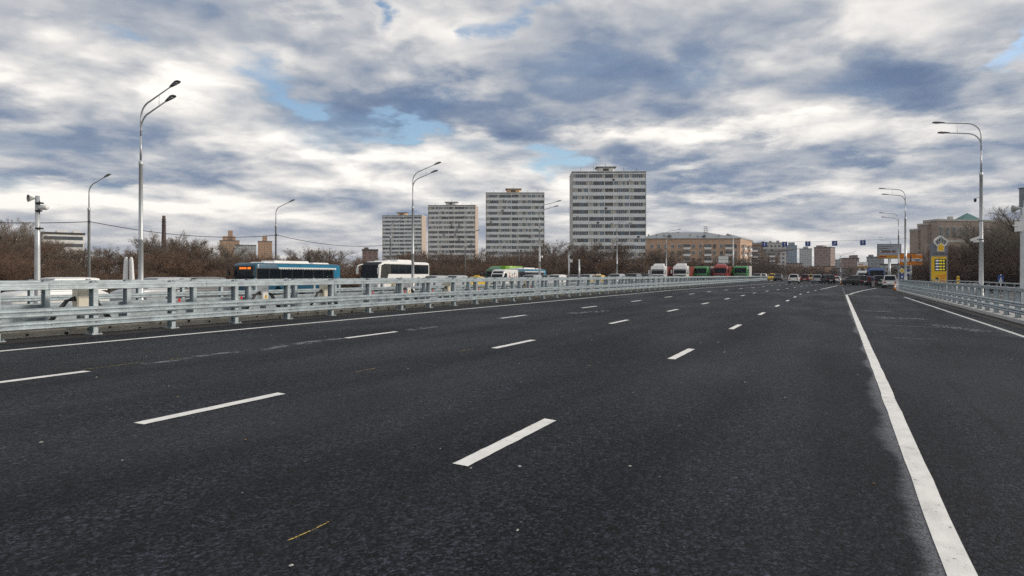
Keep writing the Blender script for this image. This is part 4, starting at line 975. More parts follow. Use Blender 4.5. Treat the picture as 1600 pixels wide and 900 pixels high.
def truck(label, u, v_front, cab, bodym, kind='tipper', name='truck', cat='truck', rz=DOWN, dz=0.):
    t = emp(name, label, cat, on(u, v_front + (1 if rz else -1)*1.1, dz), rz); W2 = 1.22; pm = PAINT[cab]; H = 3.0 if cab != 'white' else 3.1
    f = 1.1
    mb = MB(); mb.loft([rring(W2*s, z0, z1, y, .08, .14) for y, z0, z1, s in ((-1.15, .95, H-.1, .98), (-1.0, .85, H, 1), (.45, .80, H, 1), (.80, .80, H-.12, .99), (f-.12, .70, 1.75, .99), (f, .75, 1.55, .96))]); mb.build('cab', pm, t)
    P = lambda x, y, z: Vector((x, y, z)); mb = MB(); quadbox(mb, P(1.06, f-.11, 1.72), P(-1.06, f-.11, 1.72), P(-1.02, .80, 2.62), P(1.02, .80, 2.62), .035); mb.build('windscreen', MT['glass'], t)
    mb = MB(); mb.hexa([(-1.08, .78, 2.62), (1.08, .78, 2.62), (1.08, 1.10, 2.56), (-1.08, 1.10, 2.56)], [(-1.08, .76, 2.74), (1.08, .76, 2.74), (1.08, 1.08, 2.62), (-1.08, 1.08, 2.62)]); mb.build('sun_visor', pm if cab == 'white' else MT['black'], t)
    mb = MB(); mb.loft([[(-.85, -.9, H), (.85, -.9, H), (.95, .55, H), (-.95, .55, H)], [(-.80, -.85, H+.45), (.80, -.85, H+.45), (.78, -.1, H+.38), (-.78, -.1, H+.38)]], 0, False); 
    if kind != 'rigid': mb.build('roof_deflector', pm, t)
    mb = MB(); mb.box(-.95, .95, f-.04, f+.015, .95, 1.50); g = mb.build('grille', MT['black'], t)
    for k in range(3):
        mb = MB(); mb.box(-.9, .9, f+.015, f+.03, 1.02+.15*k, 1.06+.15*k); mb.build('grille_bar', MT['chrome'] if cab != 'white' else pm, g)
    mb = MB(); mb.loft([rring(W2*1.0, .38, .86, f-.3, .06), rring(W2*.98, .38, .86, f+.06, .06)]); mb.build('bumper', pm if cab in ('white', 'red') else MT['black'], t)
    mb = MB(); mb.box(-.26, .26, f+.06, f+.075, .50, .61); mb.build('number_plate', MT['plate'], t)
    for s in (-1, 1):
        mb = MB(); mb.box(s*.92-.19, s*.92+.19, f+.05, f+.075, .58, .80); mb.build('headlight', MT['headlamp'], t)
        mb = MB(); a, b = sorted((s*(W2-.05), s*(W2+.006))); mb.extr([(-.2, 1.65), (.85, 1.65), (.62, 2.45), (-.2, 2.45)], a, b, 0, 'YZ'); mb.build('door_window', MT['glass'], t)
        mb = MB(); mb.tube([(s*1.1, .9, 2.45), (s*1.42, 1.05, 2.4)], .03, 6); mb.box(s*1.45-.12, s*1.45+.12, .98, 1.12, 1.75, 2.42); mb.build('mirror', MT['black'] if cab not in ('white', 'green') else pm, t)
        mb = MB(); a, b = sorted((s*(W2-.4), s*(W2+.01))); mb.box(a, b, .2, .9, .45, .78); mb.build('step', pm if cab != 'red' else MT['black'], t)
    mb = MB(); mb.box(-.5, .5, -8.2 if kind != 'rigid' else -6, -1.2, .75, 1.0); mb.build('chassis', MT['under'], t)
    if kind == 'tipper':
        mb = MB(); mb.loft([[(-1.1, -7.6, 1.15), (1.1, -7.6, 1.15), (1.1, -1.6, 1.15), (-1.1, -1.6, 1.15)], [(-1.26, -7.9, 2.85), (1.26, -7.9, 2.85), (1.26, -1.35, 2.85), (-1.26, -1.35, 2.85)]], 0, False); bd = mb.build('tipper_body', bodym, t)
        mb = MB(); mb.box(-1.3, 1.3, -7.95, -1.3, 2.85, 2.97); mb.build('rim_beam', bodym, bd)
        for k in range(6):
            for s in (-1, 1):
                mb = MB(); y = -7.4 + k*1.1; mb.hexa([(s*1.10,y,1.15),(s*1.10,y+.1,1.15),(s*1.18,y+.1,1.15),(s*1.18,y,1.15)], [(s*1.25,y,2.84),(s*1.25,y+.1,2.84),(s*1.32,y+.1,2.84),(s*1.32,y,2.84)]); mb.build('body_rib', bodym, bd)
    else:
        mb = MB(); mb.loft([rring(1.27, 1.1, 3.55 if kind == 'box' else 3.1, y, .04) for y in (-8.3 if kind == 'box' else -6.2, -1.45)]); mb.build('box_body', bodym, t)
    wheels(t, .5, .3, (-1.02, 1.02), ((-6.9, -5.6, 0.0) if kind != 'rigid' else (-4.6, 0.0)))
    return t
def uv(px, depth):
    q = at(px, depth); return q.x, q.y
u, v = uv(1027, 117); truck('white lorry cab with red tipper body, first in the row of lorries', u, v, 'white', MT['rust_red'])
u, v = uv(1062, 119); truck('white lorry cab with red tipper body, standing next to the green lorry', u, v, 'white', MT['rust_red'])
u, v = uv(1094, 124); truck('green lorry with grey box, standing between the white and the red lorries', u, v, 'green', MT['tarp'], 'rigid')
u, v = uv(1125, 124); truck('red lorry with red tipper body between the two green lorries', u, v, 'red', MT['rust_red'])
u, v = uv(1156.5, 128); truck('green lorry with pale grey box body, last in the row of lorries', u, v, 'green', mat('pale_box', (.42, .42, .41), .7), 'rigid')
u, v = uv(768, 112); truck('green and lime box lorry behind the white van', u, v, 'darkgreen', PAINT['lime'], 'box')

# oncoming cars whose roofs show over the barrier
G1 = 'cars on the opposite carriageway'
def opp_car(label, px, depth, kind, paint, sign=None):
    u, v = uv(px, depth); return car(label, kind, paint, on(u, v, -.14 if depth < 60 else (.14 if kind == 'sedan' else 0)), DOWN, G1, light=True, roof_sign=sign)
for a in (('white car whose roof shows above the barrier beside the horn loudspeaker pole', 84, 34, 'suv', 'white'),
          ('silver car whose roof shows just past the two white tapered posts', 243, 40, 'suv', 'silver'),
          ('dark car roof above the barrier in front of the blue bus', 302, 42, 'suv', 'grey'),
          ('silver car roof just behind the coach', 677, 72, 'suv', 'silver'),
          ('pale grey car roof beside the slim lamp past the coach', 708, 74, 'suv', 'silver'),
          ('yellow taxi ahead of the white van', 743, 80, 'sedan', 'yellow', 'yellow'),
          ('silver car in front of the half-hidden blue bus', 828, 84, 'suv', 'silver'),
          ('grey car at the foot of the tall lamp with a dome camera', 850, 92, 'suv', 'grey'),
          ('white car among the traffic right of the dome camera lamp', 868, 88, 'suv', 'white'),
          ('pinkish car behind the slim loudspeaker pole', 884, 100, 'suv', 'pink'),
          ('dark car between two slim poles in front of the tallest tower', 899, 95, 'suv', 'grey'),
          ('silver car right of the slim poles', 916, 92, 'suv', 'silver'),
          ('yellow taxi in front of the tallest tower', 934, 92, 'sedan', 'yellow', 'white'),
          ('silver car behind the paired lamp posts', 962, 92, 'suv', 'silver'),
          ('grey car left of the white lorries', 988, 92, 'suv', 'grey'),
          ('dark car touching the first white lorry', 1007, 104, 'suv', 'black'),
          ('grey car past the last green lorry', 1183, 150, 'suv', 'grey'),
          ('white car past the last green lorry', 1192, 165, 'suv', 'white'),
          ('yellow taxi at the far end of the barrier', 1206, 170, 'suv', 'yellow', 'yellow'),
          ('dark car at the far end of the barrier', 1216, 165, 'suv', 'black')): opp_car(*a)
# cars on this side, and where the avenue ends in works
G2 = 'cars on the near carriageway'
def our_car(label, px, depth, kind, paint, rz=0, sign=None, z=None):
    u, v = uv(px, depth); loc = (u, v, -.02*u+.004 if z is None else z)
    return car(label, kind, paint, loc, rz, G2, roof_sign=sign)
our_car('white hatchback driving away in the far left lane', 1241, 128, 'suv', 'white')
our_car('dark red car far down the avenue', 1258, 150, 'suv', 'maroon')
our_car('yellow car partly hidden far down the avenue', 1267, 175, 'suv', 'yellow')
our_car('grey car beside the dark works vehicle', 1277, 135, 'suv', 'silver')
our_car('black off-road car standing across the far lanes', 1292, 132, 'suv', 'black', R(18))
our_car('white patrol car with red roof light', 1306, 133, 'sedan', 'white', 0, 'tail')
our_car('black car standing crosswise near the bent white line', 1336, 116, 'suv', 'black', R(38))
our_car('red car behind the black car', 1351, 122, 'sedan', 'red', R(12))
our_car('grey car behind the crosswise black car', 1335, 150, 'suv', 'grey', R(20))
our_car('dark off-road car parked ahead of the white people carrier', 1373.5, 104, 'suv', 'black')
our_car('white people carrier parked with its tailgate towards us', 1390, 96, 'mpv', 'white', R(-2))
our_car('dark car far off behind the white carrier', 1402, 140, 'suv', 'black', R(40), z=-.32)
u, v = uv(1370, 118); truck('blue lorry parked beyond the dark off-road car', u, v, 'truckblue', PAINT['truckblue'], 'rigid', dz=-.1)
u, v = uv(1348, 190); truck('white box lorry far down the avenue', u, v, 'white', MT['white'], 'rigid', dz=-.1)

# ------------------------------------------------------------------ bare trees and thickets
MT['bark'] = mat('bark', (.05, .039, .031), .95, var=.25, vscale=2)
MT['bark_l'] = mat('bark_pale', (.13, .115, .095), .95, var=.25, vscale=2)
MT['twig_brown'] = mat('twig_brown', (.155, .110, .080), .95, var=.25, vscale=.4)
MT['twig_red'] = mat('twig_red', (.18, .110, .073), .95, var=.3, vscale=.4)
MT['twig_grey'] = mat('twig_grey', (.22, .185, .15), .95, var=.25, vscale=.4)
MT['twig_dark'] = mat('twig_dark', (.105, .07, .056), .95, var=.25, vscale=.4)
def grow_tree(seed, kind):
    """unit tree about 10 m high; returns (trunk mesh data, twig mesh data)"""
    r = random.Random(seed); tr = MB(); tw = MB()
    def perp(d):
        v = Vector((r.uniform(-1, 1), r.uniform(-1, 1), r.uniform(-1, 1))); v = v - d*v.dot(d)
        return v.normalized() if v.length > 1e-3 else d.orthogonal().normalized()
    def strip_(a, b, w):
        d = (b-a).normalized(); p = perp(d)*w*.5
        tw.add([a-p, a+p, b+p*.4, b-p*.4], [(0, 1, 2, 3)])
    def branch(p, d, ln, rad, lvl):
        segs = 4 if lvl < 2 else 3; pts = [p]; q = p; dd = d
        for i in range(segs):
            dd = (dd + perp(dd)*r.uniform(.05, .24) + Vector((0, 0, up[lvl]))).normalized(); q = q + dd*(ln/segs); pts.append(q)
        if lvl < 2: tr.tube(pts, [rad*(1-.62*i/segs) for i in range(segs+1)], 6 if lvl == 0 else 5, cap=False)
        elif lvl == 2: tr.tube(pts, [rad*(1-.6*i/segs) for i in range(segs+1)], 3, cap=False)
        else:
            for a, b in zip(pts[:-1], pts[1:]): strip_(a, b, max(rad*1.6, .018))
        if lvl >= 4: return
        n = cnt[lvl]
        for k in range(n):
            f = r.uniform(lo[lvl], 1.0); x = f*segs; i = min(int(x), segs-1); a = pts[i].lerp(pts[i+1], x-i)
            ax = (pts[i+1]-pts[i]).normalized(); ang = R(r.uniform(*spread[lvl]))
            nd = (ax*math.cos(ang) + perp(ax)*math.sin(ang)).normalized()
            branch(a, nd, ln*r.uniform(*ratio[lvl])*(1.15-.5*f), rad*.42*(1.2-.5*f), lvl+1)
    if kind == 'tree':
        cnt = (9, 7, 8, 6); lo = (.28, .25, .15, .1); spread = ((28, 58), (25, 55), (25, 60), (20, 60)); ratio = ((.5, .72), (.45, .65), (.4, .6), (.45, .7)); up = (.03, .10, .06, .04, .02)
        branch(Vector((0, 0, -.3)), Vector((r.uniform(-.1, .1), r.uniform(-.1, .1), 1)).normalized(), 7.0, .24, 0)
    elif kind == 'willow':
        cnt = (11, 8, 8, 6); lo = (.10, .2, .15, .1); spread = ((18, 45), (18, 42), (15, 45), (15, 45)); ratio = ((.6, .85), (.45, .62), (.4, .6), (.5, .7)); up = (.02, .16, .12, .08, .05)
        for k in range(2): branch(Vector((k*.3, 0, -.3)), Vector((r.uniform(-.25, .25), r.uniform(-.25, .25), 1)).normalized(), 6.2, .13, 0)
    else:
        cnt = (7, 6, 7, 5); lo = (.05, .15, .1, .1); spread = ((15, 55), (20, 55), (20, 60), (20, 60)); ratio = ((.45, .7), (.5, .7), (.45, .65), (.5, .7)); up = (.04, .08, .05, .02, .0)
        for k in range(5):
            a = 2*math.pi*k/5 + r.uniform(-.4, .4); branch(Vector((.5*math.cos(a), .5*math.sin(a), -.2)), Vector((.5*math.cos(a), .5*math.sin(a), 1)).normalized(), 4.4, .07, 0)
    top = max(v[2] for v in tw.v); s = 10/top
    for m in (tr, tw): m.v = [(a*s, b*s, c*s) for a, b, c in m.v]
    return tr, tw
PROTO = []
for i, (kd, bark, twig) in enumerate((('tree', 'bark', 'twig_brown'), ('tree', 'bark', 'twig_grey'), ('willow', 'bark', 'twig_brown'), ('willow', 'bark_l', 'twig_grey'), ('bush', 'bark', 'twig_red'), ('bush', 'bark', 'twig_brown'), ('bush', 'bark', 'twig_dark'))):
    a, b = grow_tree(40+i, kd)
    PROTO.append((kd, a.mesh('trunk', MT[bark]), b.mesh('crown', MT[twig])))
NTREE = [0]
def plant(pi, loc, h, rz, label, group, name=None, wide=1.0):
    kd, a, b = PROTO[pi]
    t = emp(name or ('bare_tree' if kd != 'bush' else 'bare_bush'), label, 'tree' if kd != 'bush' else 'bush', loc, rz, group)
    t.scale = (h/10*wide, h/10*wide, h/10)
    link('trunk', a, t); link('crown', b, t); NTREE[0] += 1
    return t
TOPS = [(-120, 345), (0, 340), (45, 346), (75, 366), (110, 378), (150, 376), (205, 378), (225, 362), (250, 366), (285, 360), (305, 372), (340, 378), (380, 384), (430, 386), (480, 381), (540, 391), (600, 391), (640, 388), (680, 382), (760, 382), (830, 379), (880, 378), (925, 373), (960, 376), (1000, 388), (1030, 400)]
def top_at(px):
    for (a, b), (c, d) in zip(TOPS[:-1], TOPS[1:]):
        if a <= px <= c: return b + (d-b)*(px-a)/(c-a)
    return 390
rr = random.Random(21)
LB = {'tree': 'bare brown tree in the wood along the opposite carriageway', 'willow': 'bare upright many-branched tree in the wood along the opposite carriageway', 'bush': 'bare reddish brown bush at the edge of the wood'}
def wood(px0, px1, depth, n, kinds, fac, jd=8):
    for k in range(n):
        px = px0 + (px1-px0)*(k + rr.uniform(.1, .9))/n; d = depth + rr.uniform(-jd, jd)
        p = at(px, d)
        if p.x > -64.5: d = 64.5/abs(math.sin(math.atan((px-800)/1066.7) - YAW))*math.cos(math.atan((px-800)/1066.7)) + rr.uniform(0, 4); p = at(px, d)
        z = zbank_l(p.x, p.y) if p.x > -330 else 1.9
        h = (zpx(top_at(px) + rr.uniform(-3, 12), d) - z)*fac*rr.uniform(.86, 1.04)
        pi = rr.choice(kinds); kd = PROTO[pi][0]
        plant(pi, (p.x, p.y, z), max(h, 2.0), rr.uniform(0, 6.28), LB[kd], {'tree': 'bare trees of the wood', 'willow': 'upright bare trees of the wood', 'bush': 'bare bushes edging the wood'}[kd], wide=rr.uniform(.95, 1.35)*(1.2 if kd == 'bush' else 1))
wood(-90, 640, 72, 34, (4, 5, 4), .55, 5)
wood(-90, 640, 84, 30, (0, 2, 4, 5), .85)
wood(-90, 660, 105, 30, (0, 1, 2, 3), 1.0, 10)
wood(-90, 680, 140, 26, (0, 1, 2, 3), 1.0, 14)
wood(600, 900, 130, 20, (4, 5, 5), .65, 10)
wood(600, 905, 155, 22, (0, 2, 5), .9, 10)
wood(600, 900, 190, 18, (0, 1, 2), 1.0, 14)
# the pale crowns that stand above the wood
PL = {24: 'left of the horn loudspeaker pole, the tallest', 46: 'just left of the horn loudspeaker pole', 232: 'left of the factory chimney', 281: 'right of the factory chimney', 312: 'well right of the factory chimney', 484: 'above the rear of the blue bus', 865: 'between the second tower and the tallest tower', 8: 'at the left edge of the picture'}
for px, py, d, pi in ((24, 338, 92, 3), (46, 352, 96, 3), (232, 358, 104, 3), (281, 358, 100, 3), (312, 371, 110, 3), (484, 379, 120, 0), (865, 372, 170, 1), (8, 352, 90, 1)):
    p = at(px, d); z = zbank_l(p.x, p.y)
    plant(pi, (p.x, p.y, z), zpx(py, d)-z, rr.uniform(0, 6), 'bare pale tree above the wood ' + PL[px], 'pale trees rising above the wood')
# street trees in front of the tallest tower and the orange building
ORD = 'first second third fourth fifth sixth seventh eighth ninth tenth eleventh twelfth thirteenth fourteenth fifteenth sixteenth seventeenth eighteenth'.split()
def street_trees(lst, label, group, z=-.7):
    for q, (px, py, d, pi, wd) in enumerate(sorted(lst)):
        p = at(px, d); plant(pi, (p.x, p.y, z), zpx(py, d)-z, rr.uniform(0, 6), label % ORD[q], group, wide=wd)
street_trees([(918, 388, 190, 0, 1.1), (934, 374, 185, 2, 1.3), (951, 371, 190, 0, 1.4), (968, 382, 185, 5, 1.5), (985, 396, 180, 5, 1.6), (905, 396, 190, 5, 1.5), (944, 398, 172, 4, 1.8), (966, 402, 175, 4, 1.8), (925, 402, 176, 6, 1.8), (1000, 405, 180, 4, 1.6), (890, 400, 185, 4, 1.7)],
             'bare tree in front of the tallest tower, %s from its dome camera lamp side', 'bare trees in front of the tallest tower')
street_trees([(1020, 386, 230, 0, 1.5), (1034, 384, 235, 2, 1.6), (1048, 388, 232, 1, 1.5), (1060, 396, 236, 5, 1.7), (1074, 402, 230, 4, 1.8), (1092, 406, 236, 4, 1.8), (1108, 407, 232, 5, 1.9), (1124, 408, 236, 4, 1.8), (1146, 394, 230, 2, 1.6), (1156, 398, 234, 0, 1.5), (1172, 402, 250, 6, 1.5), (1182, 396, 262, 6, 1.3), (1190, 404, 270, 6, 1.4), (1202, 406, 290, 6, 1.4), (1212, 408, 300, 5, 1.4)],
             'bare tree or bush in front of the orange building, %s counting from the tallest tower', 'bare trees in front of the orange building')
street_trees([(1232, 412, 420, 5, 1.6), (1246, 414, 400, 4, 1.6), (1258, 413, 420, 5, 1.8), (1270, 414, 400, 4, 1.8), (1284, 416, 380, 6, 1.8), (1296, 417, 380, 5, 1.6), (1312, 417, 360, 6, 1.5), (1326, 414, 360, 0, 1.5), (1340, 415, 340, 6, 1.6), (1356, 412, 320, 0, 1.4), (1390, 416, 260, 6, 1.5), (1404, 412, 250, 0, 1.5)],
             'bare bush at the far end of the avenue, %s counting from the lorries', 'bare bushes at the far end of the avenue')
# thicket on the right in front of the arcaded building
for q, (px, py, d, pi, wd) in enumerate(sorted(((1430, 400, 150, 0, 1.2), (1444, 396, 140, 2, 1.2), (1440, 412, 120, 6, 1.5), (1490, 376, 118, 4, 1.3), (1506, 374, 110, 4, 1.3), (1520, 378, 104, 4, 1.4), (1548, 374, 108, 6, 1.5), (1562, 370, 100, 6, 1.4), (1578, 374, 96, 6, 1.5), (1596, 372, 92, 6, 1.5), (1616, 368, 92, 6, 1.4), (1640, 366, 90, 6, 1.4),
                          (1502, 398, 100, 4, 1.7), (1534, 396, 98, 6, 1.7), (1556, 396, 92, 6, 1.8), (1580, 398, 88, 6, 1.8), (1606, 396, 86, 6, 1.8), (1484, 400, 112, 6, 1.6)))):
    p = at(px, d); z = zbank_r(p.x, p.y) if p.x > 28 else -.6
    plant(pi, (p.x, p.y, z-.1), zpx(py, d)-z, rr.uniform(0, 6), 'dark bare bush below the arcaded building, %s counting from the orange billboard' % ORD[q], 'bushes in the thicket below the arcaded building', wide=wd)
TLB = {1534: 'just left of the pavement lamp', 1556: 'just right of the pavement lamp', 1550: 'in front of the teal roof', 1572: 'second from the pavement lamp', 1592: 'behind the horn loudspeaker', 1620: 'at the right edge of the picture'}
for px, py, d, pi, wd in ((1572, 322, 105, 3, 1.0), (1592, 314, 100, 1, 1.0), (1620, 318, 98, 3, 1.0), (1550, 356, 104, 3, 1.1), (1534, 352, 100, 1, 1.0), (1556, 340, 98, 3, 1.0)):
    p = at(px, d); z = zbank_r(p.x, p.y)
    plant(pi, (p.x, p.y, z-.1), zpx(py, d)-z, rr.uniform(0, 6), 'tall pale bare tree by the arcaded building, ' + TLB[px], 'tall bare trees by the arcaded building', wide=wd)

# ------------------------------------------------------------------ street furniture
def arc_arm(x0, z0, reach, rise, sgn, r0=.05):
    """tube centre line: up the mast, round the bend and out along X"""
    pts = [(0, 0, z0-1.6), (0, 0, z0)]
    b = min(.9, reach*.45)
    for k in range(1, 7):
        a = R(90*k/6*.86); pts.append((sgn*(b*(1-math.cos(a))), 0, z0 + b*math.sin(a)))
    x1, z1 = abs(pts[-1][0]), pts[-1][2]
    pts.append((sgn*reach, 0, z1 + rise*(reach-x1)))
    return pts
def lamp_head(parent, end, sgn, tilt, L=.62):
    mb = MB(); ca, sa = math.cos(tilt), math.sin(tilt)
    def T(x, y, z): return (end[0] + sgn*(x*ca - z*sa), end[1] + y, end[2] + x*sa + z*ca)
    for (x0, x1, w0, w1, h0, h1) in ((-.12, .14, .05, .10, .05, .07), (.14, L-.18, .10, .16, .07, .07), (L-.18, L, .16, .12, .07, .03)):
        mb.hexa([T(x0,-w0,-.02), T(x0,w0,-.02), T(x1,w1,-.02), T(x1,-w1,-.02)], [T(x0,-w0*.8,h0), T(x0,w0*.8,h0), T(x1,w1*.8,h1), T(x1,-w1*.8,h1)])
    o = mb.build('lamp_head', MT['lamp_dark'], parent)
    mb = MB(); mb.hexa([T(.2,-.09,-.045), T(.2,.09,-.045), T(L-.15,.11,-.045), T(L-.15,-.11,-.045)], [T(.2,-.09,-.021), T(.2,.09,-.021), T(L-.15,.11,-.021), T(L-.15,-.11,-.021)]); mb.build('lens', MT['headlamp'], o)
def tall_lamp(label, px, depth, sgn, reach, rise, H=12.4, group=None, z=None, two_sided=False):
    p = at(px, depth); z0 = zr(p.x) if z is None else z
    t = emp('street_lamp', label, 'street lamp', (p.x, p.y, z0), 0, group)
    k = H/12.4
    mb = MB(); mb.lathe([(.17, 0), (.17, .35), (.145, .4), (.125, 3.8*k), (.14, 3.82*k), (.14, 3.95*k), (.115, 4.0*k), (.100, 8.25*k), (.118, 8.27*k), (.118, 8.5*k), (.06, 8.55*k)], 14); mb.build('pole', MT['pole'], t)
    mb = MB(); mb.tube([(0, 0, 8.5*k), (0, 0, 10.0*k)], [.058, .05], 10); mb.build('mast', MT['pole'], t)
    for s in ((sgn, -sgn) if two_sided else (sgn,)):
        ends = []
        for zt, rc in ((11.0*k, reach), (10.35*k, reach*.86)):
            pts = arc_arm(0, zt, rc, rise, s); mb = MB(); mb.tube(pts, [.045]*(len(pts)-1)+[.035], 8); mb.build('arm', MT['pole'], t); ends.append((pts[-2], pts[-1]))
            lamp_head(t, pts[-1], s, math.atan(rise))
        a = Vector(ends[0][0]).lerp(Vector(ends[0][1]), .45); f = ends[1]; b = Vector(f[0]).lerp(Vector(f[1]), .55)
        mb = MB(); mb.tube([a, b], .012, 5); mb.build('tie_rod', MT['pole'], t)
    return t
GL = 'tall twin-arm street lamps'
tall_lamp('tall twin-arm street lamp nearest on the left, beside the two white tapered posts', 220, 37.5, 1, 2.45, .36, 11.55, group=GL)
tall_lamp('tall twin-arm street lamp in front of the coach', 645, 63.8, 1, 2.45, .30, 11.8, group=GL)
l3 = tall_lamp('tall twin-arm street lamp with a white dome camera, right of the second tower', 843, 94.7, 1, 2.6, .20, 11.9, group=GL)
tall_lamp('tall twin-arm street lamp in front of the tallest tower', 964, 130, 1, 2.8, .15, group=GL)
tall_lamp('tall twin-arm street lamp in front of the orange building', 1041, 158, 1, 2.8, .15, group=GL)
r1 = tall_lamp('tall twin-arm street lamp with cameras, nearest on the pavement', 1533, 46.7, -1, 2.25, .12, 12.7, GL, -.05)
tall_lamp('tall twin-arm street lamp at the far end of the pavement barrier', 1414.5, 83, -1, 2.25, .12, 12.7, GL, -.05)
tall_lamp('tall twin-arm street lamp behind the yellow diamond sign', 1404, 113, -1, 2.25, .12, 12.7, GL, -.3)
tall_lamp('faint tall street lamp above the white and orange billboard', 1391.5, 188, -1, 2.25, .12, 12.7, GL, -.3)
tall_lamp('four-arm street lamp far down the middle of the avenue', 1313.5, 250, -1, 4.6, .22, 10.0, GL, -.3, two_sided=True)
# cameras on the lamps
mb = MB(); mb.tube([(0, 0, 7.0), (-.18, 0, 7.05), (-.32, 0, 6.98)], .022, 6); br = mb.build('camera_bracket', MT['pole'], r1)
mb = MB(); mb.lathe([(.02, 6.98), (.085, 6.94), (.09, 6.84), (.075, 6.76), (.03, 6.71)], 10, 0, (-.34, 0, 0)); mb.build('dome_camera', MT['lamp_dark'], r1)
mb = MB(); mb.hexa([(-.62,-.26,4.02),(-.62,-.10,4.02),(-.06,-.10,4.22),(-.06,-.26,4.22)], [(-.66,-.26,4.18),(-.66,-.10,4.18),(-.10,-.10,4.38),(-.10,-.26,4.38)]); mb.box(-.5, -.16, -.20, -.16, 3.95, 4.12); mb.build('camera_housing', MT['white'], r1)
mb = MB(); mb.box(-.15, .15, -.15, .15, 4.12, 4.18); mb.box(-.15, .15, -.15, .15, 5.4, 5.45); mb.build('clamp_band', MT['galv_dark'], r1)
mb = MB(); mb.tube([(0, 0, 4.3), (.3, -.1, 4.35)], .03, 6); mb.lathe([(.04, 4.42), (.17, 4.36), (.17, 4.22), (.10, 4.08), (.02, 4.04)], 12, 0, (.36, -.12, 0)); mb.build('dome_camera', MT['white'], l3)

def single_lamp(label, px, U, H=11.2):
    b = math.atan((px-800)/1066.7) - YAW; v = -U/math.tan(b); z0 = -.6
    t = emp('street_lamp', label, 'street lamp', (-U, v, z0), 0, 'single-arm street lamps along the wood')
    mb = MB(); mb.lathe([(.14, 0), (.11, H*.74), (.13, H*.742), (.13, H*.765), (.06, H*.77)], 12); mb.build('pole', MT['pole'], t)
    pts = arc_arm(0, H-1.25, 2.3, .32, 1); pts[0] = (0, 0, H*.76); mb = MB(); mb.tube(pts, .05, 8); mb.build('arm', MT['pole'], t); lamp_head(t, pts[-1], 1, .3, .8)
    mb = MB(); mb.box(-.1, .26, -.05, .05, H*.64, H*.66); mb.build('wire_bracket', MT['galv_dark'], t)
    return Vector((-U + .2, v, z0 + H*.65))
U1 = 63.6
W = [single_lamp('single-arm street lamp right of the horn loudspeaker pole', 139, U1), single_lamp('single-arm street lamp behind the blue bus', 431, U1), single_lamp('single-arm street lamp behind the coach roof', 610, U1, 10.9),
     single_lamp('single-arm street lamp between the third and second towers', 727, U1, 10.4), single_lamp('single-arm street lamp in front of the second tower', 811, U1, 10.2), single_lamp('single-arm street lamp right of the dome camera lamp', 873, U1, 10.0), single_lamp('single-arm street lamp at the left edge of the tallest tower', 917, U1, 10.0)]
W = [Vector((-U1 + .2, W[0].y - 26, W[0].z))] + W
mb = MB()
for a, b in zip(W[:4], W[1:4]):
    pts = [a.lerp(b, k/12) - Vector((0, 0, 4*.75*(k/12)*(1-k/12))) for k in range(13)]
    mb.tube(pts, .035, 5)
tag(mb.build('overhead_wire', MT['cable']), 'thin black overhead wire sagging between the single-arm lamps', 'wire')

# loudspeaker poles
def horn(mb, c, d, r, m=0, n=14):
    d = Vector(d).normalized(); a = d.orthogonal().normalized(); b = d.cross(a); rings = []
    for s, q in ((-.55, .10), (-.5, .22), (-.2, .26), (0, .38), (.45, .72), (.75, 1.0), (.76, 1.03), (.72, .98), (.3, .5), (.05, .16)):
        rings.append([Vector(c) + d*(s*r*1.5) + (a*math.cos(2*math.pi*k/n) + b*math.sin(2*math.pi*k/n))*(q*r) for k in range(n)])
    mb.loft(rings, m)
MT['horn'] = mat('grey_horn', (.30, .31, .29), .5, var=.1); MT['horn_l'] = mat('pale_grey_horn', (.46, .46, .43), .5, var=.1)
p = at(58.5, 28.3); zt = zpx(306, 28.3); z0 = zr(p.x)
t = emp('loudspeaker_pole', 'white pole with a horn loudspeaker near the left edge', 'loudspeaker pole', (p.x, p.y, z0), YAW)
h = zt - z0
mb = MB(); mb.lathe([(.14, 0), (.115, .3), (.105, h*.55), (.085, h)], 14); mb.build('pole', MT['pole'], t)
mb = MB(); horn(mb, (-.10, -.12, h-.12), (-.55, -.8, -.05), .155); mb.build('horn_loudspeaker', MT['horn'], t)
mb = MB(); mb.lathe([(.05, .02), (.10, .04), (.11, .34), (.08, .40)], 12, 0, (0, 0, 0), 'X'); mb.v = [(a+.05, b-.02, c+h-.48) for a, b, c in mb.v]; mb.build('column_loudspeaker', MT['white'], t)
for dz, w in ((.30, .16), (.62, .10), (1.35, .14)):
    mb = MB(); mb.box(-.02, w+.04, -.12, .10, h-dz-.03, h-dz+.03); mb.box(.06, .10, -.02, .02, h-dz-.14, h-dz+.10); mb.build('bracket', MT['black'], t)
p = at(1598, 36); z0 = 0.0; t = emp('loudspeaker_pole', 'grey pole with horn loudspeaker and white box at the right edge', 'loudspeaker pole', (p.x, p.y, z0), YAW)
mb = MB(); mb.lathe([(.16, 0), (.13, .3), (.115, 3.6), (.10, 6.0)], 14); mb.build('pole', MT['pole'], t)
mb = MB(); horn(mb, (-.30, -.05, zpx(326, 36)), (-.5, .86, .0), .20); mb.tube([(0, 0, zpx(326, 36)), (-.3, 0, zpx(326, 36))], .04, 6); mb.build('horn_loudspeaker', MT['horn'], t)
mb = MB(); z = zpx(354, 36); mb.box(-.36, -.10, -.14, .10, z-.26, z+.26); b_ = mb.build('equipment_box', MT['white'], t)
mb = MB(); mb.tube([(-.36, -.1, z), (-.6, -.12, z+.05)], .03, 6); mb.build('antenna', MT['white'], t)
mb = MB(); z = zpx(323, 36); mb.box(-.12, 1.4, -.1, .1, z, z+.95); mb.box(-.16, 1.44, -.13, .13, z+.95, z+1.0); mb.build('sign_cabinet', MT['galv_dark'], t)
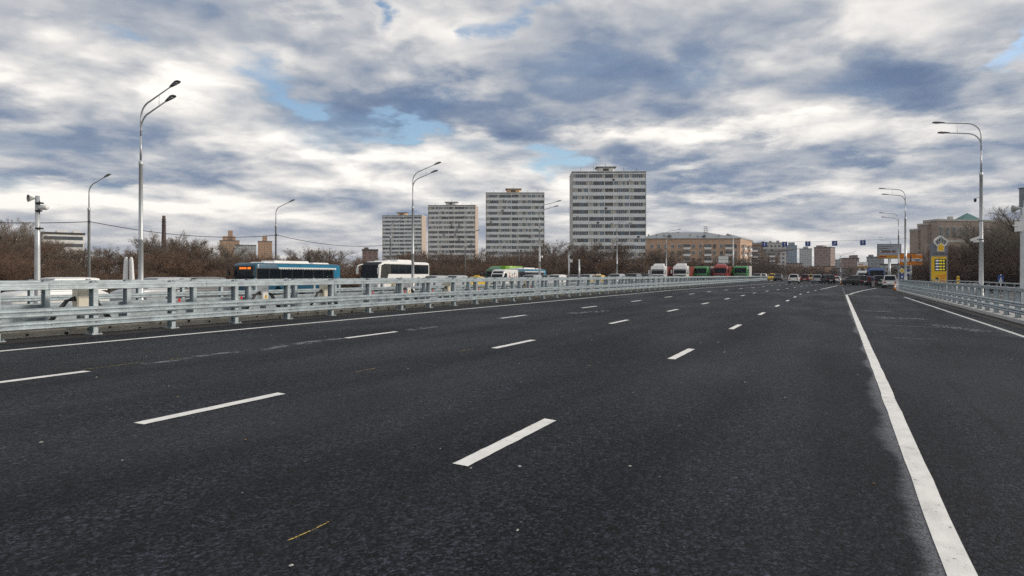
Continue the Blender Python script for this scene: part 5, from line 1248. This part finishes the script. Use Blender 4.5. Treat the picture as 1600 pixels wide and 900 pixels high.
for px, py, lab in ((889, 398, 'slim pole with small white loudspeaker in front of the thicket'), (905, 405, 'slim plain pole just left of the tallest tower')):
    p = at(px, 84); z0 = zr(p.x); t = emp('slim_pole', lab, 'pole', (p.x, p.y, z0), YAW); h = zpx(py, 84) - z0
    mb = MB(); mb.lathe([(.12, 0), (.09, h)], 10); mb.build('shaft', MT['pole'], t)
    if px == 889:
        mb = MB(); mb.box(.06, .42, -.2, .15, h-.95, h-.55); mb.build('loudspeaker', MT['white'], t)
        mb = MB(); mb.box(.1, .3, -.1, .1, h-.35, h-.15); mb.build('camera', MT['black'], t)
# two tapered white posts
for px, tilt, lab in ((194.5, R(2), 'white tapered concrete post, the one farther from the tall lamp'), (207.5, R(-2), 'white tapered concrete post, the one next to the tall lamp')):
    p = at(px, 40); z0 = zr(p.x)
    t = emp('tapered_post', lab, 'post', (p.x, p.y, z0), YAW); h = zpx(401.5, 40) - z0
    mb = MB(); w0, w1 = .14, .09
    mb.loft([[(s*w + math.tan(tilt)*z, q*w, z) for s, q in ((-1,-.7),(-.7,-1),(.7,-1),(1,-.7),(1,.7),(.7,1),(-.7,1),(-1,.7))] for w, z in ((w0, 0), (w1, h-.22), (w1*.55, h))], 0, False); mb.build('shaft', MT['concrete_g'] if False else MT['white'], t)

# third barrier beyond the near lanes of the opposite side
barrier('steel_barrier', 'pale steel barrier standing in the opposite carriageway, seen through the median barriers', -25.0, 4, 120, 1, pz=.30)
mb = MB(); mb.box(-25.25, -24.8, 2, 124, .0, .30); struct(mb.build('divider_kerb', MT['concrete']), 'low concrete divider in the opposite carriageway')

# junction boxes and cables between the barrier posts
MT['tri'] = mat('warning_sticker', (.75, .45, .03), .5, var=0)
def junction(px, white, lab, w=.24):
    u = -15.72; v = vat(px, u); t = emp('junction_box', lab, 'junction box', (u, v, .53), 0, 'junction boxes on the median')
    mb = MB(); mb.box(-.07, .07, -.05, .05, 0, .22); mb.build('stand', MT['galv_dark'], t)
    mb = MB(); mb.box(-.10, .10, -w/2, w/2, .22, .84); mb.box(-.11, .11, -w/2-.012, w/2+.012, .84, .86); mb.build('cabinet', MT['white' if white else 'cream'], t)
    mb = MB(); mb.box(.10, .112, -w/2+.02, w/2-.02, .25, .81); d = mb.build('door', MT['white' if white else 'cream'], t)
    if white:
        mb = MB(); mb.extr([(-.07, .42), (.07, .42), (0, .56)], .112, .116, 0, 'YZ'); mb.build('warning_triangle', MT['tri'], d)
        mb = MB(); mb.extr([(-.012, .44), (.012, .44), (.016, .53), (-.004, .53)], .116, .118, 0, 'YZ'); mb.build('warning_mark', MT['black'], d)
    for s in (-1, 1):
        for k in range(2):
            pts = [(.02*k, s*w*.45, .62-.06*k), (.02*k, s*(w*.5+.16+.05*k), .55), (.02*k, s*(w*.5+.42+.06*k), .22), (.02*k, s*(w*.5+.62+.08*k), -.06)]
            mb = MB(); mb.tube(pts, .032, 7); mb.build('cable', MT['cable'], t)
junction(126, False, 'cream junction box between barrier posts at the left edge', .26)
junction(411, True, 'white junction box with warning triangle below the blue bus')
junction(506, False, 'cream junction box right of the blue bus rear', .22)
junction(636, True, 'white junction box with warning triangle below the coach')
junction(699, False, 'cream junction box just past the coach', .22)
junction(821, False, 'cream junction box below the half-hidden blue bus', .22)

# pavement railing on the right
t = emp('pavement_railing', 'grey pedestrian railing along the back of the pavement', 'railing', (9.45, 12, 0), 0)
pm_ = MB().box(-.03, .03, -.03, .03, 0, 1.12).mesh('post', MT['galv_dark'])
n = 31
for k in range(n+1): link('post', pm_, t, (0, 2.5*k, 0))
for k in range(n):
    for nm, z0, z1, w in (('top_rail', 1.12, 1.19, .04), ('rail', .70, .75, .02), ('rail', .30, .35, .02)):
        link(nm, cached((nm, z0), lambda: MB().box(-w, w, .0, 2.495, z0, z1).mesh(nm, MT['galv'])), t, (0, 2.5*k, 0))

# overhead lane signs on a span wire
MT['sign_blue'] = mat('sign_blue', (.015, .055, .24), .45, var=.05); MT['sign_back'] = MT['galv_dark']
VS = 135.0; ZS = 7.35
a = Vector((-18.0, VS, 7.9)); b = Vector((10.5, VS, 7.9))
mb = MB(); mb.tube([a, Vector((-4, VS, 7.72)), b], .018, 5); tag(mb.build('span_wire', MT['cable']), 'span wire carrying the blue lane signs across the avenue', 'wire')
for s, lab in ((a, 'mast holding the lane sign wire on the median'), (b, 'mast holding the lane sign wire on the pavement side')):
    t = emp('sign_mast', lab, 'mast', (s.x, s.y, zr(s.x) if s.x < 6 else -.4)); mb = MB(); mb.lathe([(.16, 0), (.10, 8.5)], 10); mb.build('shaft', MT['pole'], t)
def lane_sign(u, kind, lab):
    t = emp('lane_sign', lab, 'road sign', (u, VS, ZS), 0, 'blue lane signs on the span wire')
    mb = MB(); mb.extr([(x*.44, z*.44) for x, z in ((-.9,-1),(.9,-1),(1,-.9),(1,.9),(.9,1),(-.9,1),(-1,.9),(-1,-.9))], -.03, .03); mb.build('plate', MT['sign_blue'], t)
    mb = MB(); mb.box(-.3, -.26, -.02, .02, .44, .62); mb.build('hanger', MT['galv_dark'], t); mb = MB(); mb.box(.26, .3, -.02, .02, .44, .62); mb.build('hanger', MT['galv_dark'], t)
    mb = MB(); pts = [(-.04, -.30), (.04, -.30), (.04, .08), (.15, .08), (0, .32), (-.15, .08), (-.04, .08)]
    if kind == 'slash': c, s = math.cos(R(-40)), math.sin(R(-40)); pts = [(x*c - z*s, x*s + z*c) for x, z in pts]
    mb.extr(pts, -.036, -.03); mb.build('arrow', MT['white'], t)
for u, k, lab in ((-12.4, 'up', 'blue lane sign over the median barrier, first from the orange building'), (-8.9, 'up', 'blue lane sign above the far bluish tower'), (-5.0, 'up', 'blue lane sign between the bluish tower and the brown tower'), (-.6, 'slash', 'blue lane sign with a slanted white arrow'), (3.9, 'up', 'blue lane sign nearest the white and orange billboard')): lane_sign(u, k, lab)

# billboards
MT['bb_grey'] = mat('billboard_grey', (.36, .38, .42), .5, var=.06); MT['bb_or'] = mat('billboard_orange', (.78, .24, .015), .5, var=.05); MT['bb_br'] = mat('billboard_brown', (.17, .11, .10), .5, var=.1); MT['bb_dk'] = mat('billboard_dark', (.06, .05, .05), .5, var=.1)
MT['bb_am'] = mat('billboard_amber', (.60, .30, .03), .5, var=.05)
def billboard(label, px0, px1, py0, py1, depth, face, rot=0., post=True):
    p = at((px0+px1)/2, depth); W_ = (px1-px0)/1066.7*depth; z1, z0 = zpx(py0, depth), zpx(py1, depth); H_ = z1-z0; zb = -.5
    t = emp('billboard', label, 'billboard', (p.x, p.y, zb), YAW+rot); o = z0 - zb
    mb = MB(); mb.box(-W_/2, W_/2, -.12, .2, o, o+H_); mb.build('panel', face, t)
    mb = MB()
    for q in ((-W_/2-.08, W_/2+.08, o-.1, o), (-W_/2-.08, W_/2+.08, o+H_, o+H_+.1), (-W_/2-.08, -W_/2, o, o+H_), (W_/2, W_/2+.08, o, o+H_)): mb.box(q[0], q[1], -.16, .22, q[2], q[3])
    mb.build('frame', MT['galv_dark'], t)
    if post: mb = MB(); mb.lathe([(.22, 0), (.2, o)], 10); mb.build('post', MT['pole'], t)
    def art(x0, x1, y0, y1, m, k=0):
        mb = MB(); mb.box(-W_/2+W_*x0, -W_/2+W_*x1, -.125-.004*k, -.118, o+H_*y0, o+H_*y1); mb.build('printed_area', MT[m], t)
    def poly(pts, m, k=0):
        mb = MB(); mb.extr([(-W_/2+W_*x, o+H_*y) for x, y in pts], -.125-.004*k, -.118); mb.build('printed_area', MT[m], t)
    return art, poly
art, poly = billboard('white and orange billboard with dark picture strips beside the street lamps', 1372, 1407, 382, 403.5, 128, MT['bb_grey'])
art(0, 1, 0, .22, 'bb_am'); art(.05, .55, .40, .58, 'bb_br', 1); art(.60, .76, .40, .58, 'bb_br', 1); art(.03, .65, .82, .86, 'bb_dk', 1); art(.03, .45, .68, .72, 'bb_dk', 1); art(.05, .35, .06, .16, 'print_red', 2); art(.06, .12, .44, .54, 'white', 3)
art, poly = billboard('orange billboard with white wave and dark figure', 1404.5, 1441, 396.5, 414, 118, MT['bb_or'])
poly([(0, .45), (.2, .58), (.5, .55), (.8, .60), (1, .52), (1, .36), (.9, .28), (.5, .34), (.2, .22), (.08, .30)], 'white', 1); poly([(.42, .30), (.53, .30), (.52, .55), (.54, .72), (.50, .90), (.45, .86), (.46, .62)], 'bb_br', 3)
art(.6, .92, .44, .50, 'sign_blue', 4); art(.66, .88, .34, .39, 'sign_blue', 4); art(.72, .97, .88, .94, 'white', 2)
art, poly = billboard('small white billboard with amber foot far down the avenue', 1339, 1356, 409.5, 419, 380, MT['white']); art(0, 1, 0, .35, 'bb_am'); art(.1, .6, .5, .75, 'print_skin', 1)
art, poly = billboard('grey double-row billboard in front of the orange building', 1122, 1138, 400, 411, 205, MT['bb_grey']); art(.03, .97, .06, .47, 'band_w', 1); art(.03, .97, .55, .96, 'band_w', 1)
art, poly = billboard('white billboard at the foot of the dark brick terrace', 1206, 1223, 411, 420, 330, MT['white']); art(.1, .5, .3, .7, 'win_glass_b', 1)
# dark red hoarding
p = at(1078, 210); t = emp('hoarding', 'dark red site hoarding below the orange building', 'hoarding', (p.x, p.y, -.7), YAW)
pm_ = MB().box(0, 1.96, 0, .06, 0, 4.6).mesh('panel', MT['brick_dk'])
for k in range(9): link('panel', pm_, t, (k*2.0, 0, 0))
mb = MB(); mb.box(-.05, 18.0, -.04, .1, 4.6, 4.72); mb.build('top_rail', MT['galv'], t)

# filling station price pylon
MT['pyl_grey'] = mat('pylon_grey', (.17, .18, .21), .45, .2, var=.06); MT['pyl_yel'] = mat('pylon_yellow', (.80, .50, .012), .45, var=.05)
MT['lit_y'] = mat('lit_digit_yellow', (.7, .6, .02), .5, var=0, emit=(1, .82, .05), estr=.35); MT['lit_w'] = mat('lit_label_white', (.7, .7, .7), .5, var=0, emit=(.9, .92, 1), estr=.3)
MT['emb_dk'] = mat('emblem_black', (.015, .025, .03), .45, var=0)
DP = 84; p = at(1467.5, DP); zb = -.5
t = emp('price_pylon', 'grey and yellow filling station price pylon with lit price rows', 'sign', (p.x, p.y, zb), YAW + R(4)); S_ = DP/1066.7
def Zp(py): return zpx(py, DP) - zb
def Xp(px): return (px - 1467.5)*S_
mb = MB(); mb.box(Xp(1457), Xp(1482), .02, .55, 0, Zp(379)); mb.build('slab', MT['pyl_grey'], t)
mb = MB(); mb.box(Xp(1454.5), Xp(1477.5), -.22, .02, Zp(443), Zp(401)); yb = mb.build('yellow_panel', MT['pyl_yel'], t)
mb = MB(); mb.box(Xp(1458), Xp(1477), -.235, -.22, Zp(423.5), Zp(404.8)); db = mb.build('price_display', MT['emb_dk'], t)
rr = random.Random(2)
for k in range(4):
    zc = Zp(407.3 + 4.55*k)
    def blob(x0, x1, m, hh=1.1):
        mb = MB(); w = (Xp(x1)-Xp(x0))/3; x = Xp(x0)
        for q in range(2 if x1-x0 < 4.5 else 3):
            mb.extr([(x, zc-hh*S_), (x+w*.7, zc-hh*S_), (x+w*.72, zc-.2*S_), (x+w*.65, zc+hh*S_), (x+w*.1, zc+hh*S_)], -.25, -.235); x += w
        tag(mb.build('lit_price', MT[m], db), kind='stuff')
    blob(1459.6, 1464.6, 'lit_w'); blob(1465.4, 1470.6, 'lit_y'); blob(1471.6, 1475.8, 'lit_y', 1.25)
for x0, x1, y0, y1, m in ((1459, 1476, 429, 432, 'bb_or'), (1459.5, 1464.5, 433.5, 436.5, 'emb_dk'), (1466.5, 1475, 433.5, 436, 'bb_or'), (1467, 1475, 438, 440, 'bb_or'), (1459, 1464, 438.5, 442, 'cream'), (1463, 1468, 402.3, 403.6, 'bb_am')):
    mb = MB(); mb.extr([(Xp(x0), Zp(y1)), (Xp(x1), Zp(y1)), (Xp(x1), Zp(y0)), (Xp(x0+(2 if x1-x0 > 10 else 0)), Zp(y0+(1.3 if x1-x0 > 10 else 0)))], -.228, -.22); mb.build('printed_area', MT[m], yb)
# emblem: white crown outline, dark bars, yellow block
mb = MB(); pr = [(1464.2, 393), (1464.2, 385.2), (1459.2, 381.2), (1459.2, 375.4), (1463.2, 371.8), (1469.6, 368.0), (1476.0, 371.8), (1480.6, 375.4), (1480.6, 381.2), (1475.4, 385.2), (1475.4, 393)]
mb.extr([(Xp(a), Zp(b)) for a, b in pr], -.06, .10); em = mb.build('emblem_plate', MT['white'], t)
for k, (x, ya, yb_) in enumerate(((1462.0, 375.6, 380.6), (1464.5, 374.0, 382.2), (1467.0, 372.0, 380.8), (1469.8, 369.8, 379.4), (1472.6, 372.0, 380.8), (1475.2, 374.0, 382.2), (1477.8, 375.6, 380.6))):
    mb = MB(); mb.box(Xp(x-.85), Xp(x+.85), -.075, -.06, Zp(yb_), Zp(ya)); mb.build('emblem_bar', MT['emb_dk'], em)
mb = MB(); mb.extr([(Xp(a), Zp(b)) for a, b in ((1465.2, 392), (1474.4, 392), (1474.4, 383.6), (1472.8, 383.6), (1472.8, 382.2), (1471.2, 382.2), (1471.2, 380.6), (1468.4, 380.6), (1468.4, 382.2), (1466.8, 382.2), (1466.8, 383.6), (1465.2, 383.6))], -.09, -.06); mb.build('emblem_block', MT['pyl_yel'], em)
def text(body, size, loc, m, parent, name='lettering', rz=0., align='CENTER'):
    c = bpy.data.curves.new(name, 'FONT'); c.body = body; c.size = size; c.extrude = .004; c.align_x = align
    o = bpy.data.objects.new(name, c); COL.objects.link(o); bpy.context.view_layer.update()
    me = bpy.data.meshes.new_from_object(o.evaluated_get(bpy.context.evaluated_depsgraph_get())); bpy.data.objects.remove(o)
    me.materials.clear(); me.materials.append(m)
    return tag(link(name, me, parent, loc, rot=(R(90), 0, rz)), kind='stuff')
text('РОСНЕФТЬ', .34, (Xp(1469.8), .012, Zp(398.4)), MT['emb_dk'], t)

# small road signs
def post_sign(label, px, depth, parts, z0, top, name='road_sign'):
    p = at(px, depth); t = emp(name, label, 'road sign', (p.x, p.y, z0), YAW)
    mb = MB(); mb.lathe([(.04, 0), (.035, zpx(top, depth)-z0)], 8); mb.build('post', MT['pole'], t)
    for pr, m, k in parts:
        mb = MB(); mb.extr([((x-px)/1066.7*depth, zpx(y, depth)-z0) for x, y in pr], -.06-.006*k, -.05-.006*k); mb.build('plate' if k == 0 else 'symbol', MT[m], t)
rect = lambda x0, x1, y0, y1: [(x0, y1), (x1, y1), (x1, y0), (x0, y0)]
diam = lambda x, y, r: [(x-r, y), (x, y+r), (x+r, y), (x, y-r)]
post_sign('yellow diamond priority sign with a blue sign below, at the pavement end', 1409, 84, [(diam(1409, 423, 4.6), 'white', 0), (diam(1409, 423, 3.5), 'yellow', 1), (rect(1405.5, 1412.5, 428, 435.5), 'sign_blue', 0), ([(1407.5, 434), (1410.5, 434), (1409, 429.5)], 'white', 1)], -.3, 418)
post_sign('blue and white pedestrian crossing sign behind the right-hand barrier', 1563.5, 62, [(rect(1558.5, 1567.5, 430, 442), 'sign_blue', 0), ([(1560.3, 440.5), (1565.7, 440.5), (1563, 432.5)], 'white', 1), ([(1562.4, 440), (1563.8, 440), (1563.3, 435)], 'emb_dk', 2)], -.4, 429)
post_sign('narrow yellow upright sign right of the price pylon', 1496.5, 75, [(rect(1494.5, 1498.7, 431.5, 443.5), 'yellow', 0), (rect(1495.4, 1497.8, 433.5, 435.5), 'emb_dk', 1), (rect(1495.4, 1497.8, 438, 440.5), 'emb_dk', 1)], -.4, 431)
post_sign('stacked blue and white information signs behind the tall lamp', 1418, 100, [(rect(1415.5, 1421, 421, 424), 'sign_blue', 0), (rect(1415.5, 1421, 425, 427.5), 'white', 0), (rect(1415.5, 1421, 428.5, 431), 'sign_blue', 0)], -.4, 420)

# bulk bags heaped along the pavement, and cones
MT['bag'] = mat('white_bulk_bag', (.60, .61, .62), .8, var=.12, bump=.6, bscale=4)
rr = random.Random(9)
labs = ['beside the white people carrier', 'at the foot of the far lamp', 'left of the price pylon foot', 'under the price pylon', 'right of the price pylon', 'left of the narrow yellow sign', 'right of the narrow yellow sign', 'left of the nearest pavement lamp']
for k, px in enumerate((1407, 1420, 1432, 1444, 1490, 1503, 1515, 1524)):
    p = at(px, 88 if k < 4 else 74); t = emp('bulk_bag', 'white bulk bag lying on the side road ' + labs[k], 'bag', (p.x, p.y, -.48), rr.uniform(0, 3), 'white bulk bags')
    mb = MB(); w = rr.uniform(.62, .85); n = 14; rings = []
    for z, s in ((0, .8), (.15, 1.0), (.5, 1.08), (.85, 1.0), (1.0, .72), (1.06, .3)):
        rings.append([(w*s*(1+.09*math.sin(3*a+z*5+k))*math.copysign(abs(math.cos(a))**.7, math.cos(a)), w*.8*s*(1+.1*math.cos(4*a+k))*math.copysign(abs(math.sin(a))**.7, math.sin(a)), z*rr.uniform(.95, 1.08)) for a in [2*math.pi*i/n for i in range(n)]])
    mb.loft(rings); mb.build('sack', MT['bag'], t)
    for s in (-1, 1): mb = MB(); mb.tube([(s*w*.6, -.3, .9), (s*w*.6, -.1, 1.25), (s*w*.6, .15, 1.22), (s*w*.6, .3, .9)], .025, 5); mb.build('strap', MT['bag'], t)
for px, d, lab in ((1313.5, 118, 'orange traffic cone by the patrol car'), (1316.5, 122, 'orange traffic cone farther from the patrol car'), (1398, 79, 'orange traffic cone beside the white people carrier')):
    p = at(px, d); t = emp('traffic_cone', lab, 'cone', (p.x, p.y, -.02*p.x+.004)); mb = MB(); mb.box(-.2, .2, -.2, .2, 0, .04); mb.build('foot', MT['black'], t)
    mb = MB(); mb.lathe([(.16, .04), (.03, .75)], 12); c_ = mb.build('shell', MT['bb_or'], t); mb = MB(); mb.lathe([(.112, .32), (.082, .48)], 12); mb.build('white_band', MT['white'], c_)

# two people by the parked cars
def person(label, loc, rz, top, legs, coat=False):
    J = {'pel': (0, 0, .95), 'ch': (0, .01, 1.30), 'nk': (0, 0, 1.46), 'hd0': (0, .02, 1.54), 'hd1': (0, .02, 1.68),
         'sl': (-.19, 0, 1.40), 'el': (-.25, .02, 1.13), 'hl': (-.22, .12, .90), 'fl': (-.215, .15, .82), 'sr': (.19, 0, 1.40), 'er': (.26, -.02, 1.13), 'hr': (.24, .06, .88), 'fr': (.235, .09, .80),
         'kl': (-.11, .03, .50), 'al': (-.12, -.02, .09), 'tl': (-.13, .14, .04), 'kr': (.11, .01, .50), 'ar': (.13, -.03, .09), 'tr': (.15, .13, .04), 'pl': (-.09, 0, .90), 'pr': (.09, 0, .90)}
    E = [('pel','ch'),('ch','nk'),('nk','hd0'),('hd0','hd1'),('ch','sl'),('sl','el'),('el','hl'),('hl','fl'),('ch','sr'),('sr','er'),('er','hr'),('hr','fr'),('pel','pl'),('pl','kl'),('kl','al'),('al','tl'),('pel','pr'),('pr','kr'),('kr','ar'),('ar','tr')]
    RD = dict(pel=.15, ch=.17, nk=.065, hd0=.09, hd1=.095, sl=.085, el=.06, hl=.045, fl=.035, sr=.085, er=.06, hr=.045, fr=.035, kl=.075, al=.055, tl=.045, kr=.075, ar=.055, tr=.045, pl=.105, pr=.105)
    nm = list(J); me = bpy.data.meshes.new('sk'); me.from_pydata([J[k] for k in nm], [(nm.index(a), nm.index(b)) for a, b in E], [])
    o = bpy.data.objects.new('sk', me); COL.objects.link(o); m = o.modifiers.new('s', 'SKIN'); m.use_smooth_shade = True; o.modifiers.new('u', 'SUBSURF').levels = 1
    for i, k in enumerate(nm): sv = me.skin_vertices[0].data[i]; sv.radius = (RD[k], RD[k]*(.72 if k in ('pel', 'ch') else 1)); sv.use_root = (k == 'pel')
    dg = bpy.context.evaluated_depsgraph_get(); bm_ = bpy.data.meshes.new_from_object(o.evaluated_get(dg)); bpy.data.objects.remove(o); bpy.data.meshes.remove(me)
    bm_.materials.clear()
    for q in (top, legs, MT['skin'], MT['black']): bm_.materials.append(q)
    for f in bm_.polygons:
        z = f.center.z; x = abs(f.center.x); f.use_smooth = True
        f.material_index = 3 if z < .11 else (2 if z > 1.50 or (z < .93 and x > .19 and z > .6) else (1 if z < (.62 if coat else .93) else 0))
    t = emp('person', label, 'person', loc, rz); link('body', bm_, t)
    mb = MB(); mb.lathe([(.098, 1.60), (.112, 1.66), (.10, 1.735), (.06, 1.775), (.01, 1.785)], 12, 0, (0, .0, 0)); mb.build('hair', MT['hair'], t)
    mb = MB(); mb.box(-.05, -.03, .105, .118, 1.635, 1.65); mb.box(.03, .05, .105, .118, 1.635, 1.65); tag(mb.build('eyes', MT['hair'], t), kind='stuff')
    mb = MB(); mb.hexa([(-.014,.10,1.585),(.014,.10,1.585),(.014,.135,1.59),(-.014,.135,1.59)], [(-.006,.10,1.64),(.006,.10,1.64),(.006,.112,1.64),(-.006,.112,1.64)]); mb.build('nose', MT['skin'], t)
MT['skin'] = mat('skin', (.45, .28, .21), .6, var=.05); MT['hair'] = mat('dark_hair', (.025, .02, .017), .7, var=.1)
MT['jacket_r'] = mat('dark_red_jacket', (.12, .025, .03), .8, var=.15); MT['jeans'] = mat('dark_trousers', (.025, .028, .04), .85, var=.15); MT['pale_tr'] = mat('pale_trousers', (.30, .29, .28), .85, var=.1); MT['jacket_b'] = mat('dark_blue_jacket', (.03, .045, .09), .8, var=.15)
p = at(1359, 94); person('person in dark red jacket and dark trousers standing by the parked off-road car', (p.x, p.y, -.02*p.x+.004), YAW + R(160), MT['jacket_r'], MT['jeans'])
p = at(1364.5, 93); person('person in dark blue jacket and pale trousers standing by the parked off-road car', (p.x, p.y, -.02*p.x+.004), YAW + R(20), MT['jacket_b'], MT['pale_tr'])

# ------------------------------------------------------------------ thin winter haze over the whole place
hm = bpy.data.materials.new('haze'); hm.use_nodes = True; nt = hm.node_tree; nt.nodes.clear()
pv = nt.nodes.new('ShaderNodeVolumePrincipled'); pv.inputs['Color'].default_value = (.80, .88, 1.0, 1); pv.inputs['Density'].default_value = .00010; pv.inputs['Anisotropy'].default_value = .2
ou = nt.nodes.new('ShaderNodeOutputMaterial'); nt.links.new(pv.outputs[0], ou.inputs['Volume'])
mb = MB(); mb.box(-3100, 3100, -3100, 3100, -1.75, 64.0)
tag(mb.build('haze', hm), 'thin bluish winter haze', kind='stuff')
